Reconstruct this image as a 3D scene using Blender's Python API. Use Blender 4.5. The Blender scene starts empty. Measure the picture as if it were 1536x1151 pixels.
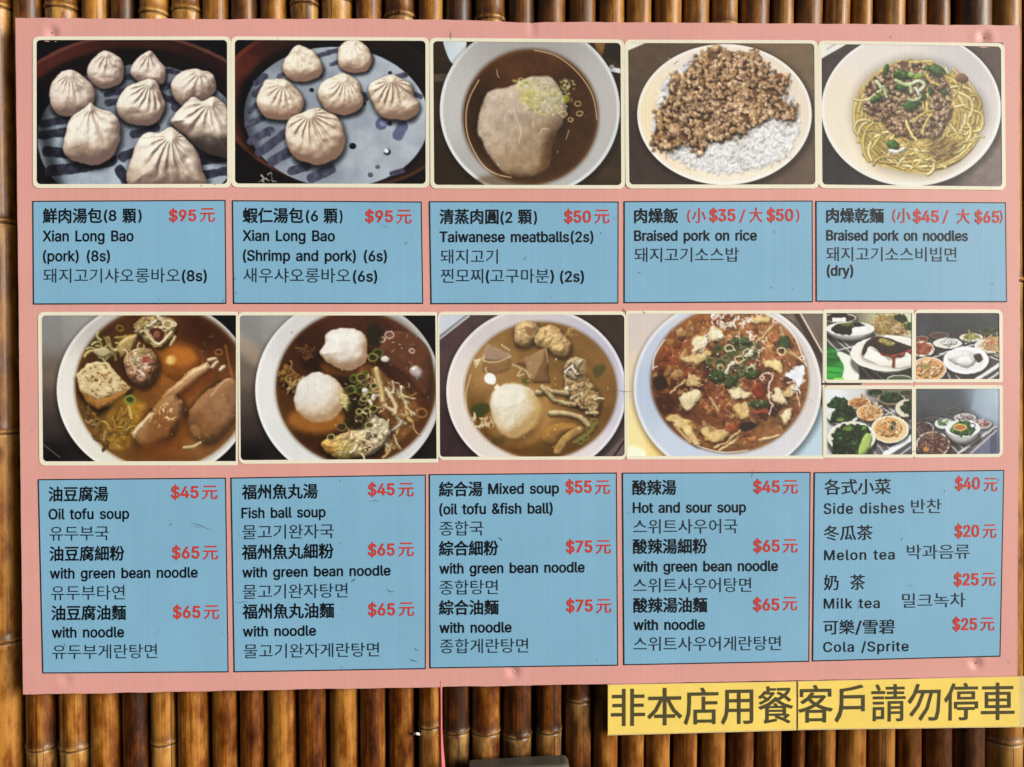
import bpy, bmesh, math, random, json
import numpy as np
from mathutils import Matrix, Vector
R_ = math.radians
scene = bpy.context.scene
COL = scene.collection

# ------------------------------------------------------------------ camera
cam = bpy.data.cameras.new("camera"); cam_o = bpy.data.objects.new("camera", cam); COL.objects.link(cam_o)
CAMP = Vector((-0.04714, -0.92758, -0.02321)); PITCH, ROLL, YAW = R_(-0.66342), R_(0.31622), R_(-1.68715)
CR = Matrix.Rotation(YAW, 3, 'Z') @ Matrix.Rotation(PITCH, 3, 'X') @ Matrix.Rotation(ROLL, 3, 'Y')   # looks along +Y, up +Z
cam_o.matrix_world = Matrix.Translation(CAMP) @ (CR @ Matrix.Rotation(R_(90), 3, 'X')).to_4x4()
cam.sensor_fit = 'HORIZONTAL'; cam.sensor_width = 36; cam.angle = R_(67); cam.clip_start = .01; cam.clip_end = 200
scene.camera = cam_o

# ------------------------------------------------------------------ sky, sun, exposure
SUN_EL, SUN_AZ = R_(12), R_(57)        # azimuth measured to the right of straight out from the wall
sun_dir = Vector((math.sin(SUN_AZ) * math.cos(SUN_EL), -math.cos(SUN_AZ) * math.cos(SUN_EL), math.sin(SUN_EL)))
w = bpy.data.worlds.new("World"); scene.world = w; w.use_nodes = True
nt = w.node_tree; bg = nt.nodes['Background']
sky = nt.nodes.new('ShaderNodeTexSky'); sky.sky_type = 'NISHITA'; sky.sun_disc = False
sky.sun_elevation = SUN_EL; sky.sun_rotation = math.atan2(sun_dir.x, sun_dir.y)
sky.dust_density = 3.0; sky.ozone_density = 1.0
nt.links.new(sky.outputs[0], bg.inputs[0]); bg.inputs[1].default_value = 0.08
sl = bpy.data.lights.new("sun", 'SUN'); sl.energy = 4.0; sl.angle = R_(30); sl.color = (1, .965, .91)
so = bpy.data.objects.new("sun", sl); COL.objects.link(so)
so.rotation_euler = sun_dir.to_track_quat('Z', 'Y').to_euler()
vs = scene.view_settings; vs.view_transform = 'Standard'; vs.look = 'None'; vs.gamma = 1; vs.exposure = 0.22; vs.use_curve_mapping = False
scene.render.engine = 'CYCLES'

# ------------------------------------------------------------------ helpers
CRn = np.array(CR); CP = np.array(CAMP); FPX = 768 / math.tan(R_(67) / 2)
def at(px, y=0.0):
    """points of the reference picture (N,2) -> where their sight lines meet the plane at depth y (N,3)"""
    px = np.atleast_2d(np.asarray(px, float))
    d = np.stack([(px[:, 0] - 768) / FPX, np.ones(len(px)), (575.5 - px[:, 1]) / FPX], 1) @ CRn.T
    t = (y - CP[1]) / d[:, 1]
    return CP + d * t[:, None]

def lin(c):
    c = np.asarray(c, float) / 255
    return np.where(c <= .04045, c / 12.92, ((c + .055) / 1.055)**2.4)

def tag(o, label=None, cat=None, group=None, kind=None):
    for k, v in (('label', label), ('category', cat), ('group', group), ('kind', kind)):
        if v: o[k] = v
    return o

def empty(name, loc=(0, 0, 0)):
    o = bpy.data.objects.new(name, None); COL.objects.link(o); o.location = loc; o.empty_display_size = .05
    return o

def mesh_obj(name, verts, faces, mats, parent=None, origin=(0, 0, 0), midx=None, smooth=False):
    me = bpy.data.meshes.new(name)
    v = np.asarray(verts, float) - np.asarray(origin, float)
    me.from_pydata(v.tolist(), [], [list(map(int, f)) for f in faces])
    for m in (mats if isinstance(mats, (list, tuple)) else [mats]): me.materials.append(m)
    if midx is not None: me.polygons.foreach_set('material_index', list(midx))
    if smooth: me.polygons.foreach_set('use_smooth', [True] * len(me.polygons))
    me.update()
    o = bpy.data.objects.new(name, me); COL.objects.link(o)
    if parent is not None: o.parent = parent
    else: o.location = origin
    return o

# ------------------------------------------------------------------ materials
class NT:
    def __init__(s, name):
        s.m = bpy.data.materials.new(name); s.m.use_nodes = True; s.t = s.m.node_tree; s.n = s.t.nodes
        s.b = s.n['Principled BSDF']
    def node(s, typ, **k):
        n = s.n.new(typ)
        for a, v in k.items(): setattr(n, a, v)
        return n
    def link(s, a, b): s.t.links.new(a, b)
    def math(s, op, a, b=None, clamp=False):
        n = s.node('ShaderNodeMath', operation=op, use_clamp=clamp)
        for i, v in enumerate((a, b)):
            if v is None: continue
            if isinstance(v, (int, float)): n.inputs[i].default_value = v
            else: s.link(v, n.inputs[i])
        return n.outputs[0]
    def coord(s, sc=(1, 1, 1), which='Object'):
        c = s.node('ShaderNodeTexCoord'); m = s.node('ShaderNodeMapping'); m.inputs['Scale'].default_value = sc
        s.link(c.outputs[which], m.inputs[0]); return m.outputs[0]
    def noise(s, vec, scale=5, detail=4, rough=.55):
        n = s.node('ShaderNodeTexNoise'); n.inputs['Scale'].default_value = scale; n.inputs['Detail'].default_value = detail; n.inputs['Roughness'].default_value = rough
        if vec is not None: s.link(vec, n.inputs['Vector'])
        return n.outputs['Fac']
    def ramp(s, fac, *st):
        n = s.node('ShaderNodeValToRGB'); e = n.color_ramp.elements
        for i, (p, c) in enumerate(st):
            el = e[i] if i < 2 else e.new(p)
            el.position = p; el.color = (*c, 1) if not isinstance(c, (int, float)) else (c, c, c, 1)
        s.link(fac, n.inputs[0]); return n.outputs[0]
    def mix(s, fac, a, b, typ='MIX'):
        n = s.node('ShaderNodeMix', data_type='RGBA', blend_type=typ)
        for i, v in ((0, fac), (6, a), (7, b)):
            if isinstance(v, (int, float)): n.inputs[i].default_value = v
            elif isinstance(v, (tuple, list)): n.inputs[i].default_value = (*v, 1)
            else: s.link(v, n.inputs[i])
        return n.outputs[2]

INK = np.array((.83, .90, 1.02))          # print reflectance scale
def printed(name, rgb=None, attr=None, rough=.48, spec=.3, dirt=.5, flute=1.0, lo=.0):
    """fluted plastic sheet with ink on it: fine upright flutes, grime specks, soft waviness"""
    s = NT(name)
    if attr:
        a = s.node('ShaderNodeAttribute', attribute_name=attr); c = a.outputs['Color']
    else:
        r = s.node('ShaderNodeRGB'); r.outputs[0].default_value = (*lin(rgb), 1); c = r.outputs[0]
    co = s.coord()
    sx = s.node('ShaderNodeSeparateXYZ'); s.link(co, sx.inputs[0])
    ph = s.math('MULTIPLY', sx.outputs[0], 2 * math.pi / .0041)
    wv = s.math('SINE', ph)
    streak = s.noise(s.coord((150, 1, 1.2)), 1, 3)
    tone = s.math('ADD', s.math('MULTIPLY', s.math('MULTIPLY', wv, s.noise(s.coord((6, 6, 4)), 1, 2)), .036 * flute), s.math('MULTIPLY', s.math('SUBTRACT', streak, .5), .10))  # faint flute shading put into the colour as stripes, plus random streaks
    tone = s.math('ADD', tone, 1.0)
    blot = s.noise(s.coord((9, 9, 9)), 1, 5, .6)
    tone = s.math('MULTIPLY', tone, s.math('ADD', s.math('ADD', s.math('MULTIPLY', blot, .16), s.math('MULTIPLY', s.noise(s.coord((2.6, 2.6, 2.2)), 1, 2), .18)), .83))
    c2 = s.mix(1.0, c, (1, 1, 1), 'MULTIPLY')
    mm = c2.node; vr = s.node('ShaderNodeCombineColor')
    for i in range(3): s.link(tone, vr.inputs[i])
    s.link(vr.outputs[0], mm.inputs[7])
    # grime specks
    vo = s.node('ShaderNodeTexVoronoi', feature='F1'); vo.inputs['Scale'].default_value = 75; s.link(co, vo.inputs['Vector'])
    sep = s.node('ShaderNodeSeparateColor'); s.link(vo.outputs['Color'], sep.inputs[0])
    rad = s.math('MULTIPLY', s.math('POWER', sep.outputs[0], 9), .16)
    spk = s.math('MULTIPLY', s.math('LESS_THAN', vo.outputs['Distance'], rad), s.math('MULTIPLY', sep.outputs[1], dirt))
    smear = s.ramp(s.noise(s.coord((40, 40, 16)), 1, 6, .7), (.6, 0.0), (.82, .30))
    g = s.math('MAXIMUM', spk, s.math('MULTIPLY', smear, dirt * .55))
    c3 = s.mix(g, c2, (.10, .085, .07))
    s.link(c3, s.b.inputs['Base Color'])
    rr = s.math('ADD', s.math('MULTIPLY', blot, .22), rough - .11)
    s.link(rr, s.b.inputs['Roughness'])
    s.b.inputs['Specular IOR Level'].default_value = spec
    bp = s.node('ShaderNodeBump'); bp.inputs['Strength'].default_value = .22; bp.inputs['Distance'].default_value = .0006
    big = s.noise(s.coord((14, 14, 5)), 1, 2)
    s.link(s.math('ADD', s.math('MULTIPLY', wv, .07), s.math('MULTIPLY', big, 4.0)), bp.inputs['Height'])
    s.link(bp.outputs[0], s.b.inputs['Normal'])
    return s.m

M_pink = printed('pink_print', (210, 155, 150), dirt=.35)
M_cream = printed('cream_print', (224, 223, 206), dirt=.35)
M_blue = printed('blue_print', (122, 173, 207), dirt=.4)
M_line = printed('dark_line_print', (26, 24, 30), dirt=0)
M_black = printed('black_print', (10, 14, 20), dirt=0)
M_thin = printed('thin_black_print', (30, 44, 58), dirt=0)
M_red = printed('red_print', (190, 62, 54), dirt=.2)
M_pic = printed('picture_print', attr='ink', dirt=.25)
M_edge = printed('sheet_edge', (196, 150, 140), flute=0)

# ---------------------------------------------------------------- printed food pictures (ink colours)
RES = 1.0                                   # grid samples per unit of print

_NT = np.random.RandomState(5).rand(8, 64, 64)
def noise(X, Y, scale, seed=0, octv=2):
    out = 0; amp = 1; tot = 0
    for o in range(octv):
        T = _NT[(seed + o) % 8]
        u = X / scale * 2**o + seed * 7.31 + o * 3.7; v = Y / scale * 2**o + seed * 3.17 + o * 9.1
        iu = np.floor(u).astype(int); iv = np.floor(v).astype(int)
        fu = u - iu; fv = v - iv
        fu = fu * fu * (3 - 2 * fu); fv = fv * fv * (3 - 2 * fv)
        a = T[iv % 64, iu % 64]; b = T[iv % 64, (iu + 1) % 64]
        c = T[(iv + 1) % 64, iu % 64]; d = T[(iv + 1) % 64, (iu + 1) % 64]
        out = out + amp * ((a * (1 - fu) + b * fu) * (1 - fv) + (c * (1 - fu) + d * fu) * fv)
        tot += amp; amp *= .55
    return out / tot - .5

def sm(a, b, x):
    t = np.clip((x - a) / (b - a), 0, 1)
    return t * t * (3 - 2 * t)

def spl(pts, n=5, closed=True):
    P = np.array(pts, float); N = len(P); out = []
    rng = range(N) if closed else range(N - 1)
    for i in rng:
        if closed: p0, p1, p2, p3 = P[i - 1], P[i], P[(i + 1) % N], P[(i + 2) % N]
        else: p0, p1, p2, p3 = P[max(i - 1, 0)], P[i], P[i + 1], P[min(i + 2, N - 1)]
        for k in range(n):
            t = k / n
            out.append(.5 * (2 * p1 + (p2 - p0) * t + (2 * p0 - 5 * p1 + 4 * p2 - p3) * t * t + (3 * p1 - p0 - 3 * p2 + p3) * t**3))
    if not closed: out.append(P[-1])
    return np.array(out)

def E_(cx, cy, rx, ry, rot=0): return ('e', cx, cy, rx, ry, math.radians(rot))
def S_(*pts): return ('p', spl(pts))
def P_(*pts): return ('p', np.array(pts, float))
def L_(w, *pts): return ('l', spl(pts, 5, False) if len(pts) > 2 else np.array(pts, float), w)

def bbox(sh):
    if sh[0] == 'e':
        r = max(sh[3], sh[4]); return sh[1] - r, sh[2] - r, sh[1] + r, sh[2] + r
    w = sh[2] if sh[0] == 'l' else 0
    a = sh[1].min(0) - w; b = sh[1].max(0) + w
    return a[0], a[1], b[0], b[1]

def seg_d2(X, Y, a, b):
    dx, dy = b - a; L = dx * dx + dy * dy + 1e-9
    t = np.clip(((X - a[0]) * dx + (Y - a[1]) * dy) / L, 0, 1)
    return (X - a[0] - t * dx)**2 + (Y - a[1] - t * dy)**2

def sdist(sh, X, Y):
    if sh[0] == 'e':
        c, s = math.cos(sh[5]), math.sin(sh[5])
        x = X - sh[1]; y = Y - sh[2]
        x, y = x * c + y * s, -x * s + y * c
        r = np.sqrt((x / sh[3])**2 + (y / sh[4])**2) + 1e-6
        g = np.sqrt((x / sh[3]**2)**2 + (y / sh[4]**2)**2) / r + 1e-6
        return np.minimum((r - 1) / g, 1e4)
    P = sh[1]; d = np.full(X.shape, 1e12)
    if sh[0] == 'l':
        for i in range(len(P) - 1): d = np.minimum(d, seg_d2(X, Y, P[i], P[i + 1]))
        return np.sqrt(d) - sh[2] / 2
    ins = np.zeros(X.shape, bool)
    for i in range(len(P)):
        a, b = P[i - 1], P[i]
        d = np.minimum(d, seg_d2(X, Y, a, b))
        cnd = ((a[1] > Y) != (b[1] > Y))
        if abs(b[1] - a[1]) > 1e-9:
            ins ^= cnd & (X < (b[0] - a[0]) * (Y - a[1]) / (b[1] - a[1]) + a[0])
    d = np.sqrt(d)
    return np.where(ins, -d, d)

def C(c): return np.array(c, float)

class Cv:
    def __init__(s, rect, o, k, seed=0):
        x0, y0, x1, y1 = rect
        s.n = int(round((x1 - x0) / k * RES)); s.m = int(round((y1 - y0) / k * RES))
        s.x0, s.y0 = x0, y0
        s.dx = (x1 - x0) / (s.n - 1); s.dy = (y1 - y0) / (s.m - 1)
        s.X, s.Y = np.meshgrid(x0 + np.arange(s.n) * s.dx, y0 + np.arange(s.m) * s.dy)
        s.img = np.zeros((s.m, s.n, 3)); s.r = random.Random(seed); s.seed = seed
        s.fi = noise(s.X, s.Y, 26, seed, 2)
    def win(s, bb, pad=12):
        i0 = max(0, int((bb[0] - pad - s.x0) / s.dx)); i1 = min(s.n, int((bb[2] + pad - s.x0) / s.dx) + 2)
        j0 = max(0, int((bb[1] - pad - s.y0) / s.dy)); j1 = min(s.m, int((bb[3] + pad - s.y0) / s.dy) + 2)
        if i1 - i0 < 2 or j1 - j0 < 2: return None
        return (slice(j0, j1), slice(i0, i1))
    def fill(s, sh, col, alpha=1, aa=4, wob=0, ws=40, pad=None):
        w = s.win(bbox(sh), (pad or aa) + wob + 6)
        if w is None: return
        X, Y = s.X[w], s.Y[w]
        d = sdist(sh, X, Y)
        if wob: d = d + wob * 2 * noise(X, Y, ws, s.seed + 3)
        m = np.clip(.5 - d / aa, 0, 1)
        if aa > 8: m = m * m * (3 - 2 * m)
        c = col(X, Y, d) if callable(col) else C(col)
        a = (m * alpha)[..., None]
        s.img[w] = s.img[w] * (1 - a) + c * a
    def shadow(s, sh, dx=0, dy=0, soft=30, k=.6):
        w = s.win(bbox(sh), soft + 20 + abs(dx) + abs(dy))
        if w is None: return
        d = sdist(sh, s.X[w] - dx, s.Y[w] - dy)
        m = 1 - sm(-soft * .4, soft, d)
        s.img[w] *= (1 - k * m)[..., None]
    def lump(s, sh, col, R=30, amb=.45, Lt=(-.35, -.6, .72), bump=None, spec=0, sp=18, alpha=1, aa=4, wob=0, ws=40, hi=None, lo=None, flat=0):
        w = s.win(bbox(sh), aa + wob + 6)
        if w is None: return
        X, Y = s.X[w], s.Y[w]
        d = sdist(sh, X, Y)
        if wob: d = d + wob * 2 * noise(X, Y, ws, s.seed + 1)
        t = np.clip(-d / R, 0, 1)
        h = R * np.sqrt(np.clip(1 - (1 - t)**2, 0, 1)) * (1 - flat)
        if bump is not None: h = h + bump(X, Y, d)
        if min(h.shape) < 2: return
        gy, gx = np.gradient(h); gx = gx / s.dx; gy = gy / s.dy
        nz = 1 / np.sqrt(gx * gx + gy * gy + 1); nx = -gx * nz; ny = -gy * nz
        Lv = C(Lt) / np.linalg.norm(Lt)
        L = np.clip(nx * Lv[0] + ny * Lv[1] + nz * Lv[2], 0, 1)
        c = col(X, Y, d) if callable(col) else C(col) * np.ones(X.shape + (1,))
        sh_ = (amb + (1 - amb) * L)[..., None]
        if lo is not None:
            q = np.clip((L - .05) / .76, 0, 1)[..., None]
            out = C(lo) * (1 - q) + c * q
        else: out = c * sh_
        if spec:
            Hv = Lv + C((0, 0, 1)); Hv /= np.linalg.norm(Hv)
            sp_ = np.clip(nx * Hv[0] + ny * Hv[1] + nz * Hv[2], 0, 1)**sp
            out = out + spec * sp_[..., None] * C(hi if hi is not None else (255, 245, 230))
        a = (np.clip(.5 - d / aa, 0, 1) * alpha)[..., None]
        s.img[w] = s.img[w] * (1 - a) + out * a
    def inside(s, sh, n, grow=0):
        bb = bbox(sh); out = []
        tries = 0
        while len(out) < n and tries < n * 30:
            xs = np.array([[s.r.uniform(bb[0], bb[2]) for _ in range(200)]]); ys = np.array([[s.r.uniform(bb[1], bb[3]) for _ in range(200)]])
            d = sdist(sh, xs, ys)[0]; tries += 200
            out += [(xs[0, i], ys[0, i]) for i in range(200) if d[i] < grow]
        return out[:n]
    def mince(s, sh, n, r0, r1, cols, base, gap=None, **k):
        s.fill(sh, base, wob=14, ws=40, aa=5)
        pts = s.inside(sh, n); pts.sort(key=lambda p: p[1])
        for x, y in pts:
            r = s.r.uniform(r0, r1) * (1.25 if s.r.random() < .15 else 1)
            c = C(s.r.choice(cols)) * s.r.uniform(.8, 1.15)
            e = E_(x, y, r, r * s.r.uniform(.6, .95), s.r.uniform(0, 180))
            s.shadow(E_(x, y + r * .35, r, r * .8), 0, r * .2, r * .6, .38)
            sd = s.r.randint(0, 50)
            s.lump(e, c, R=r * .8, amb=.56, wob=r * .34, ws=r * .8, aa=5, spec=.14, sp=16,
                   bump=lambda X, Y, d, sd=sd, r=r: r * .5 * noise(X, Y, r * .7, sd), **k)
    def strands(s, sh, n, w0, w1, ln, cols, curv=.6, ang=None, spec=.08, edge=.35):
        for x, y in s.inside(sh, n):
            a = s.r.uniform(0, 6.283) if ang is None else ang + s.r.gauss(0, .4)
            pts = [(x, y)]; dc = s.r.uniform(-curv, curv)
            for i in range(4):
                a += dc + s.r.uniform(-.15, .15); pts.append((pts[-1][0] + ln / 4 * math.cos(a), pts[-1][1] + ln / 4 * math.sin(a)))
            w = s.r.uniform(w0, w1); c = C(s.r.choice(cols)) * s.r.uniform(.85, 1.12)
            l = L_(w, *pts)
            s.fill(L_(w + 7, *pts), c * .35, alpha=edge, aa=6)
            s.lump(l, c, R=w / 2, amb=.6, spec=spec, aa=5, wob=w * .16, ws=w)
    def glints(s, sh, n, c=(255, 246, 232)):
        for x, y in s.inside(sh, n, -20):
            a = s.r.gauss(.6, .8); l = s.r.uniform(2, 10); w = s.r.uniform(2.5, 5)
            s.fill(L_(w, (x, y), (x + l * math.cos(a), y + l * math.sin(a))), c, alpha=s.r.uniform(.35, .9), aa=4)
    def ring(s, x, y, r, c, w=7, ry=None, inner=None):
        ry = ry or r * .8
        if inner is not None: s.fill(E_(x, y, r, ry), inner, alpha=.8)
        e = E_(x, y, r, ry)
        wd = s.win(bbox(e), 14)
        if wd is None: return
        d = np.abs(sdist(e, s.X[wd], s.Y[wd])) - w / 2
        a = (np.clip(.5 - d / 4, 0, 1) * .92)[..., None]
        s.img[wd] = s.img[wd] * (1 - a) + C(c) * a
    def squig(s, n, box, c, w=5, ln=40, alpha=.85):
        for _ in range(n):
            x = s.r.uniform(box[0], box[2]); y = s.r.uniform(box[1], box[3]); a = s.r.uniform(0, 6.28)
            p = [(x, y)]
            for i in range(3):
                a += s.r.uniform(-1.1, 1.1); p.append((p[-1][0] + ln / 3 * math.cos(a), p[-1][1] + ln / 3 * math.sin(a)))
            s.fill(L_(w * s.r.uniform(.6, 1.3), *p), c, alpha=alpha * s.r.uniform(.6, 1))
    def warp(s, sh, amp=7, scale=26, seed=0):
        """ragged, uneven outlines inside a region"""
        d = sdist(sh, s.X, s.Y); k = 1 - sm(-34, -8, d)
        ax = amp * 2 * noise(s.X, s.Y, scale, seed, 3) * k; ay = amp * 2 * noise(s.X, s.Y, scale, seed + 3, 3) * k
        u = np.clip(np.arange(s.n)[None, :] + ax / s.dx, 0, s.n - 1.001); v = np.clip(np.arange(s.m)[:, None] + ay / s.dy, 0, s.m - 1.001)
        iu = u.astype(int); iv = v.astype(int); fu = (u - iu)[..., None]; fv = (v - iv)[..., None]; I = s.img
        s.img = (I[iv, iu] * (1 - fu) + I[iv, iu + 1] * fu) * (1 - fv) + (I[iv + 1, iu] * (1 - fu) + I[iv + 1, iu + 1] * fu) * fv
    def mottle(s, sh, k=.2, scale=20, seed=1, tint=(1, .95, .85)):
        d = sdist(sh, s.X, s.Y); m = 1 - sm(-20, 0, d)
        n = noise(s.X, s.Y, scale, seed, 3) + .6 * noise(s.X, s.Y, scale * 5, seed + 2, 2)
        s.img = s.img * (1 + (k * n * m)[..., None] * C(tint))
    def finish(s, grain=2.6, soft=.12, con=.45, gain=1.06, sat=.84):
        im = s.img
        b = im.copy()
        b[1:-1, 1:-1] = (im[:-2, 1:-1] + im[2:, 1:-1] + im[1:-1, :-2] + im[1:-1, 2:] + im[1:-1, 1:-1] * 2) / 6
        im = im * (1 - soft) + b * soft
        g = np.random.RandomState(s.seed).normal(0, grain, im.shape[:2])[..., None]
        x = np.clip(im * gain / 255, 0, 1)
        x = x + con * x * (1 - x) * (2 * x - .80)                       # lab print contrast
        lum = (x * C((.3, .59, .11))).sum(-1, keepdims=True)
        x = lum + (x - lum) * sat
        return np.clip(x * 255 + g, 2, 252)

def grad(*stops):
    """linear colour gradient along a direction: stops = (x, y, colour) inverse-distance mixed"""
    def f(X, Y, d=None):
        num = 0; den = 0
        for x, y, c in stops:
            w = 1 / (((X - x)**2 + (Y - y)**2) / 2e4 + .3)**1.5
            num = num + w[..., None] * C(c); den = den + w
        return num / den[..., None]
    return f

def dumpling(v, pts, tip, n=11, seed=1, base=(224, 204, 178), dark=(118, 92, 80), tint=1.0, amp=1.0, flip=0):
    sh = S_(*pts); P = sh[1]; cx, cy = P.mean(0)
    size = math.sqrt(np.ptp(P[:, 0]) * np.ptp(P[:, 1])) / 2
    v.shadow(sh, 6, size * .12, size * .22, .72)
    tx, ty = tip
    def bump(X, Y, d):
        th = np.arctan2(Y - ty, X - tx); r = np.hypot(X - tx, Y - ty)
        wv = noise(X, Y, size * .9, seed, 2)
        ph = n * th / 2 + 3.2 * wv + seed + .25 * r / size
        pl = 1 - np.abs(np.sin(ph))**1.4
        env = sm(size * .04, size * .3, r) * (1 - sm(size * .7, size * 1.5, r))
        mod = .55 + 1.1 * np.clip(noise(X, Y, size * .8, seed + 4, 1) + .4, 0, 1)
        knob = size * .16 * np.exp(-(r / (size * .17))**2)
        return -amp * size * .14 * pl * env * mod + knob + size * .22 * noise(X, Y, size * .55, seed + 2, 3)
    def col(X, Y, d):
        k = noise(X, Y, size * .5, seed + 5, 3)
        low = sm(cy - size * .2, cy + size * 1.0, Y)
        r = np.hypot(X - tx, Y - ty)
        th = np.arctan2(Y - ty, X - tx); wv = noise(X, Y, size * .9, seed, 2)
        ph = n * th / 2 + 3.2 * wv + seed + .25 * r / size
        cre = np.exp(-(np.sin(ph) / .22)**2) * sm(size * .05, size * .25, r) * (1 - sm(size * .55, size * 1.15, r))
        c = C(base) * tint * (1 + .16 * k)[..., None]
        c = c * (1 - .30 * low[..., None] * C((.8, 1, 1.1)))
        return c * (1 - .30 * amp * cre[..., None] * C((.7, 1, 1.25)))
    v.lump(sh, col, R=size * .85, bump=bump, lo=dark, Lt=(-.3 if not flip else .3, -.62, .72), aa=5, spec=.06, sp=14, wob=size * .05, ws=size * .5)

def bowl(v, out, inn, c_in, c_rim, soup, edge, rimw=16, edgew=26):
    v.shadow(out, 6, 14, 40, .45)
    v.fill(out, c_rim)
    o2 = ('e', out[1], out[2], out[3] - rimw, out[4] - rimw, out[5])
    v.fill(o2, c_in, aa=12)
    v.fill(('e', inn[1], inn[2], inn[3] + 10, inn[4] + 10, inn[5]), lambda X, Y, d: (c_in(X, Y, d) if callable(c_in) else C(c_in)) * .82, aa=22, alpha=.7)
    v.fill(inn, edge, aa=8)
    v.fill(inn, soup, aa=edgew * 2, alpha=.96, pad=8)

def pic_pork_buns():
    v = Cv((207, 228, 1312, 1063), (0, 0), 3.8375, 1)
    v.img[:] = C((13, 10, 12))
    v.fill(E_(765, 800, 815, 606), grad((300, 340, (104, 56, 42)), (760, 230, (84, 44, 34)), (1250, 380, (92, 58, 46))), aa=6)
    v.fill(E_(765, 806, 800, 592), grad((300, 380, (80, 36, 26)), (760, 260, (62, 28, 21)), (1250, 420, (44, 20, 16))), aa=10)
    v.fill(E_(765, 836, 742, 560), (24, 15, 14), aa=40)
    pap = E_(805, 800, 590, 430)
    v.fill(pap, lambda X, Y, d: (C((132, 140, 148)) + (52 * sm(480, 980, Y) - 34 + 60 * noise(X, Y, 90, 2, 4))[..., None] * C((.9, 1, 1.05))), aa=6)
    for w, *p in ((44, (245, 715), (400, 690)), (50, (235, 778), (380, 760)), (58, (265, 872), (400, 885)), (66, (290, 985), (450, 965), (640, 925)), (52, (705, 905), (770, 880)), (46, (770, 775), (900, 735)),
                  (34, (615, 545), (750, 515)), (40, (620, 592), (710, 582)), (36, (915, 512), (1020, 480)), (40, (930, 552), (1010, 592)), (26, (950, 408), (1030, 420)), (50, (1170, 1010), (1310, 985)),
                  (60, (1150, 925), (1310, 900)), (34, (720, 450), (760, 440)), (60, (690, 980), (740, 1060)), (40, (1060, 640), (1000, 620))):
        v.fill(L_(w, *p), lambda X, Y, d: C((56, 56, 70)) + (50 * noise(X, Y, 26, 4, 3))[..., None], aa=6, wob=5, ws=30)
    v.shadow(L_(40, (210, 520), (260, 800), (330, 1060)), 0, 0, 60, .6)
    B = [([(500, 425), (530, 350), (590, 293), (640, 300), (700, 345), (712, 430), (690, 480), (610, 513), (545, 490)], (615, 310), 9),
         ([(752, 400), (790, 340), (855, 290), (900, 325), (950, 400), (945, 470), (910, 490), (850, 485), (770, 455)], (858, 305), 10),
         ([(285, 580), (310, 460), (375, 405), (440, 410), (520, 480), (545, 560), (510, 630), (400, 670), (320, 650)], (400, 425), 13),
         ([(980, 490), (1020, 430), (1090, 400), (1150, 395), (1230, 440), (1240, 510), (1200, 560), (1110, 590), (1050, 610), (1000, 560)], (1150, 420), 8),
         ([(668, 620), (715, 510), (800, 475), (860, 455), (905, 480), (945, 580), (940, 650), (890, 715), (820, 722), (720, 700)], (865, 475), 15),
         ([(985, 690), (1060, 600), (1110, 560), (1170, 580), (1230, 555), (1290, 610), (1340, 700), (1340, 900), (1200, 890), (1120, 840), (1090, 800), (1010, 730)], (1215, 590), 12),
         ([(360, 830), (400, 700), (480, 625), (520, 590), (550, 615), (650, 660), (692, 740), (680, 830), (640, 910), (540, 950), (430, 930), (370, 880)], (522, 625), 9),
         ([(745, 950), (790, 830), (850, 765), (910, 770), (990, 735), (1060, 780), (1130, 870), (1165, 960), (1160, 1090), (770, 1090)], (985, 790), 12)]
    for i, (p, t, n) in enumerate(B):
        dumpling(v, p, t, int(n * 1.5), 3 + i * 5, base=(240, 224, 198) if i > 3 else (234, 212, 190), dark=(112, 90, 80), amp=.8)
    v.warp(E_(760, 700, 900, 600), 5, 40)
    for e in (E_(470, 850, 60, 45), E_(600, 800, 40, 30)):
        v.fill(e, (120, 90, 70), alpha=.35, aa=50)
    v.shadow(S_((1120, 800), (1200, 780), (1320, 800), (1320, 900), (1180, 900)), 0, 0, 40, .45)
    return v.finish()

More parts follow.
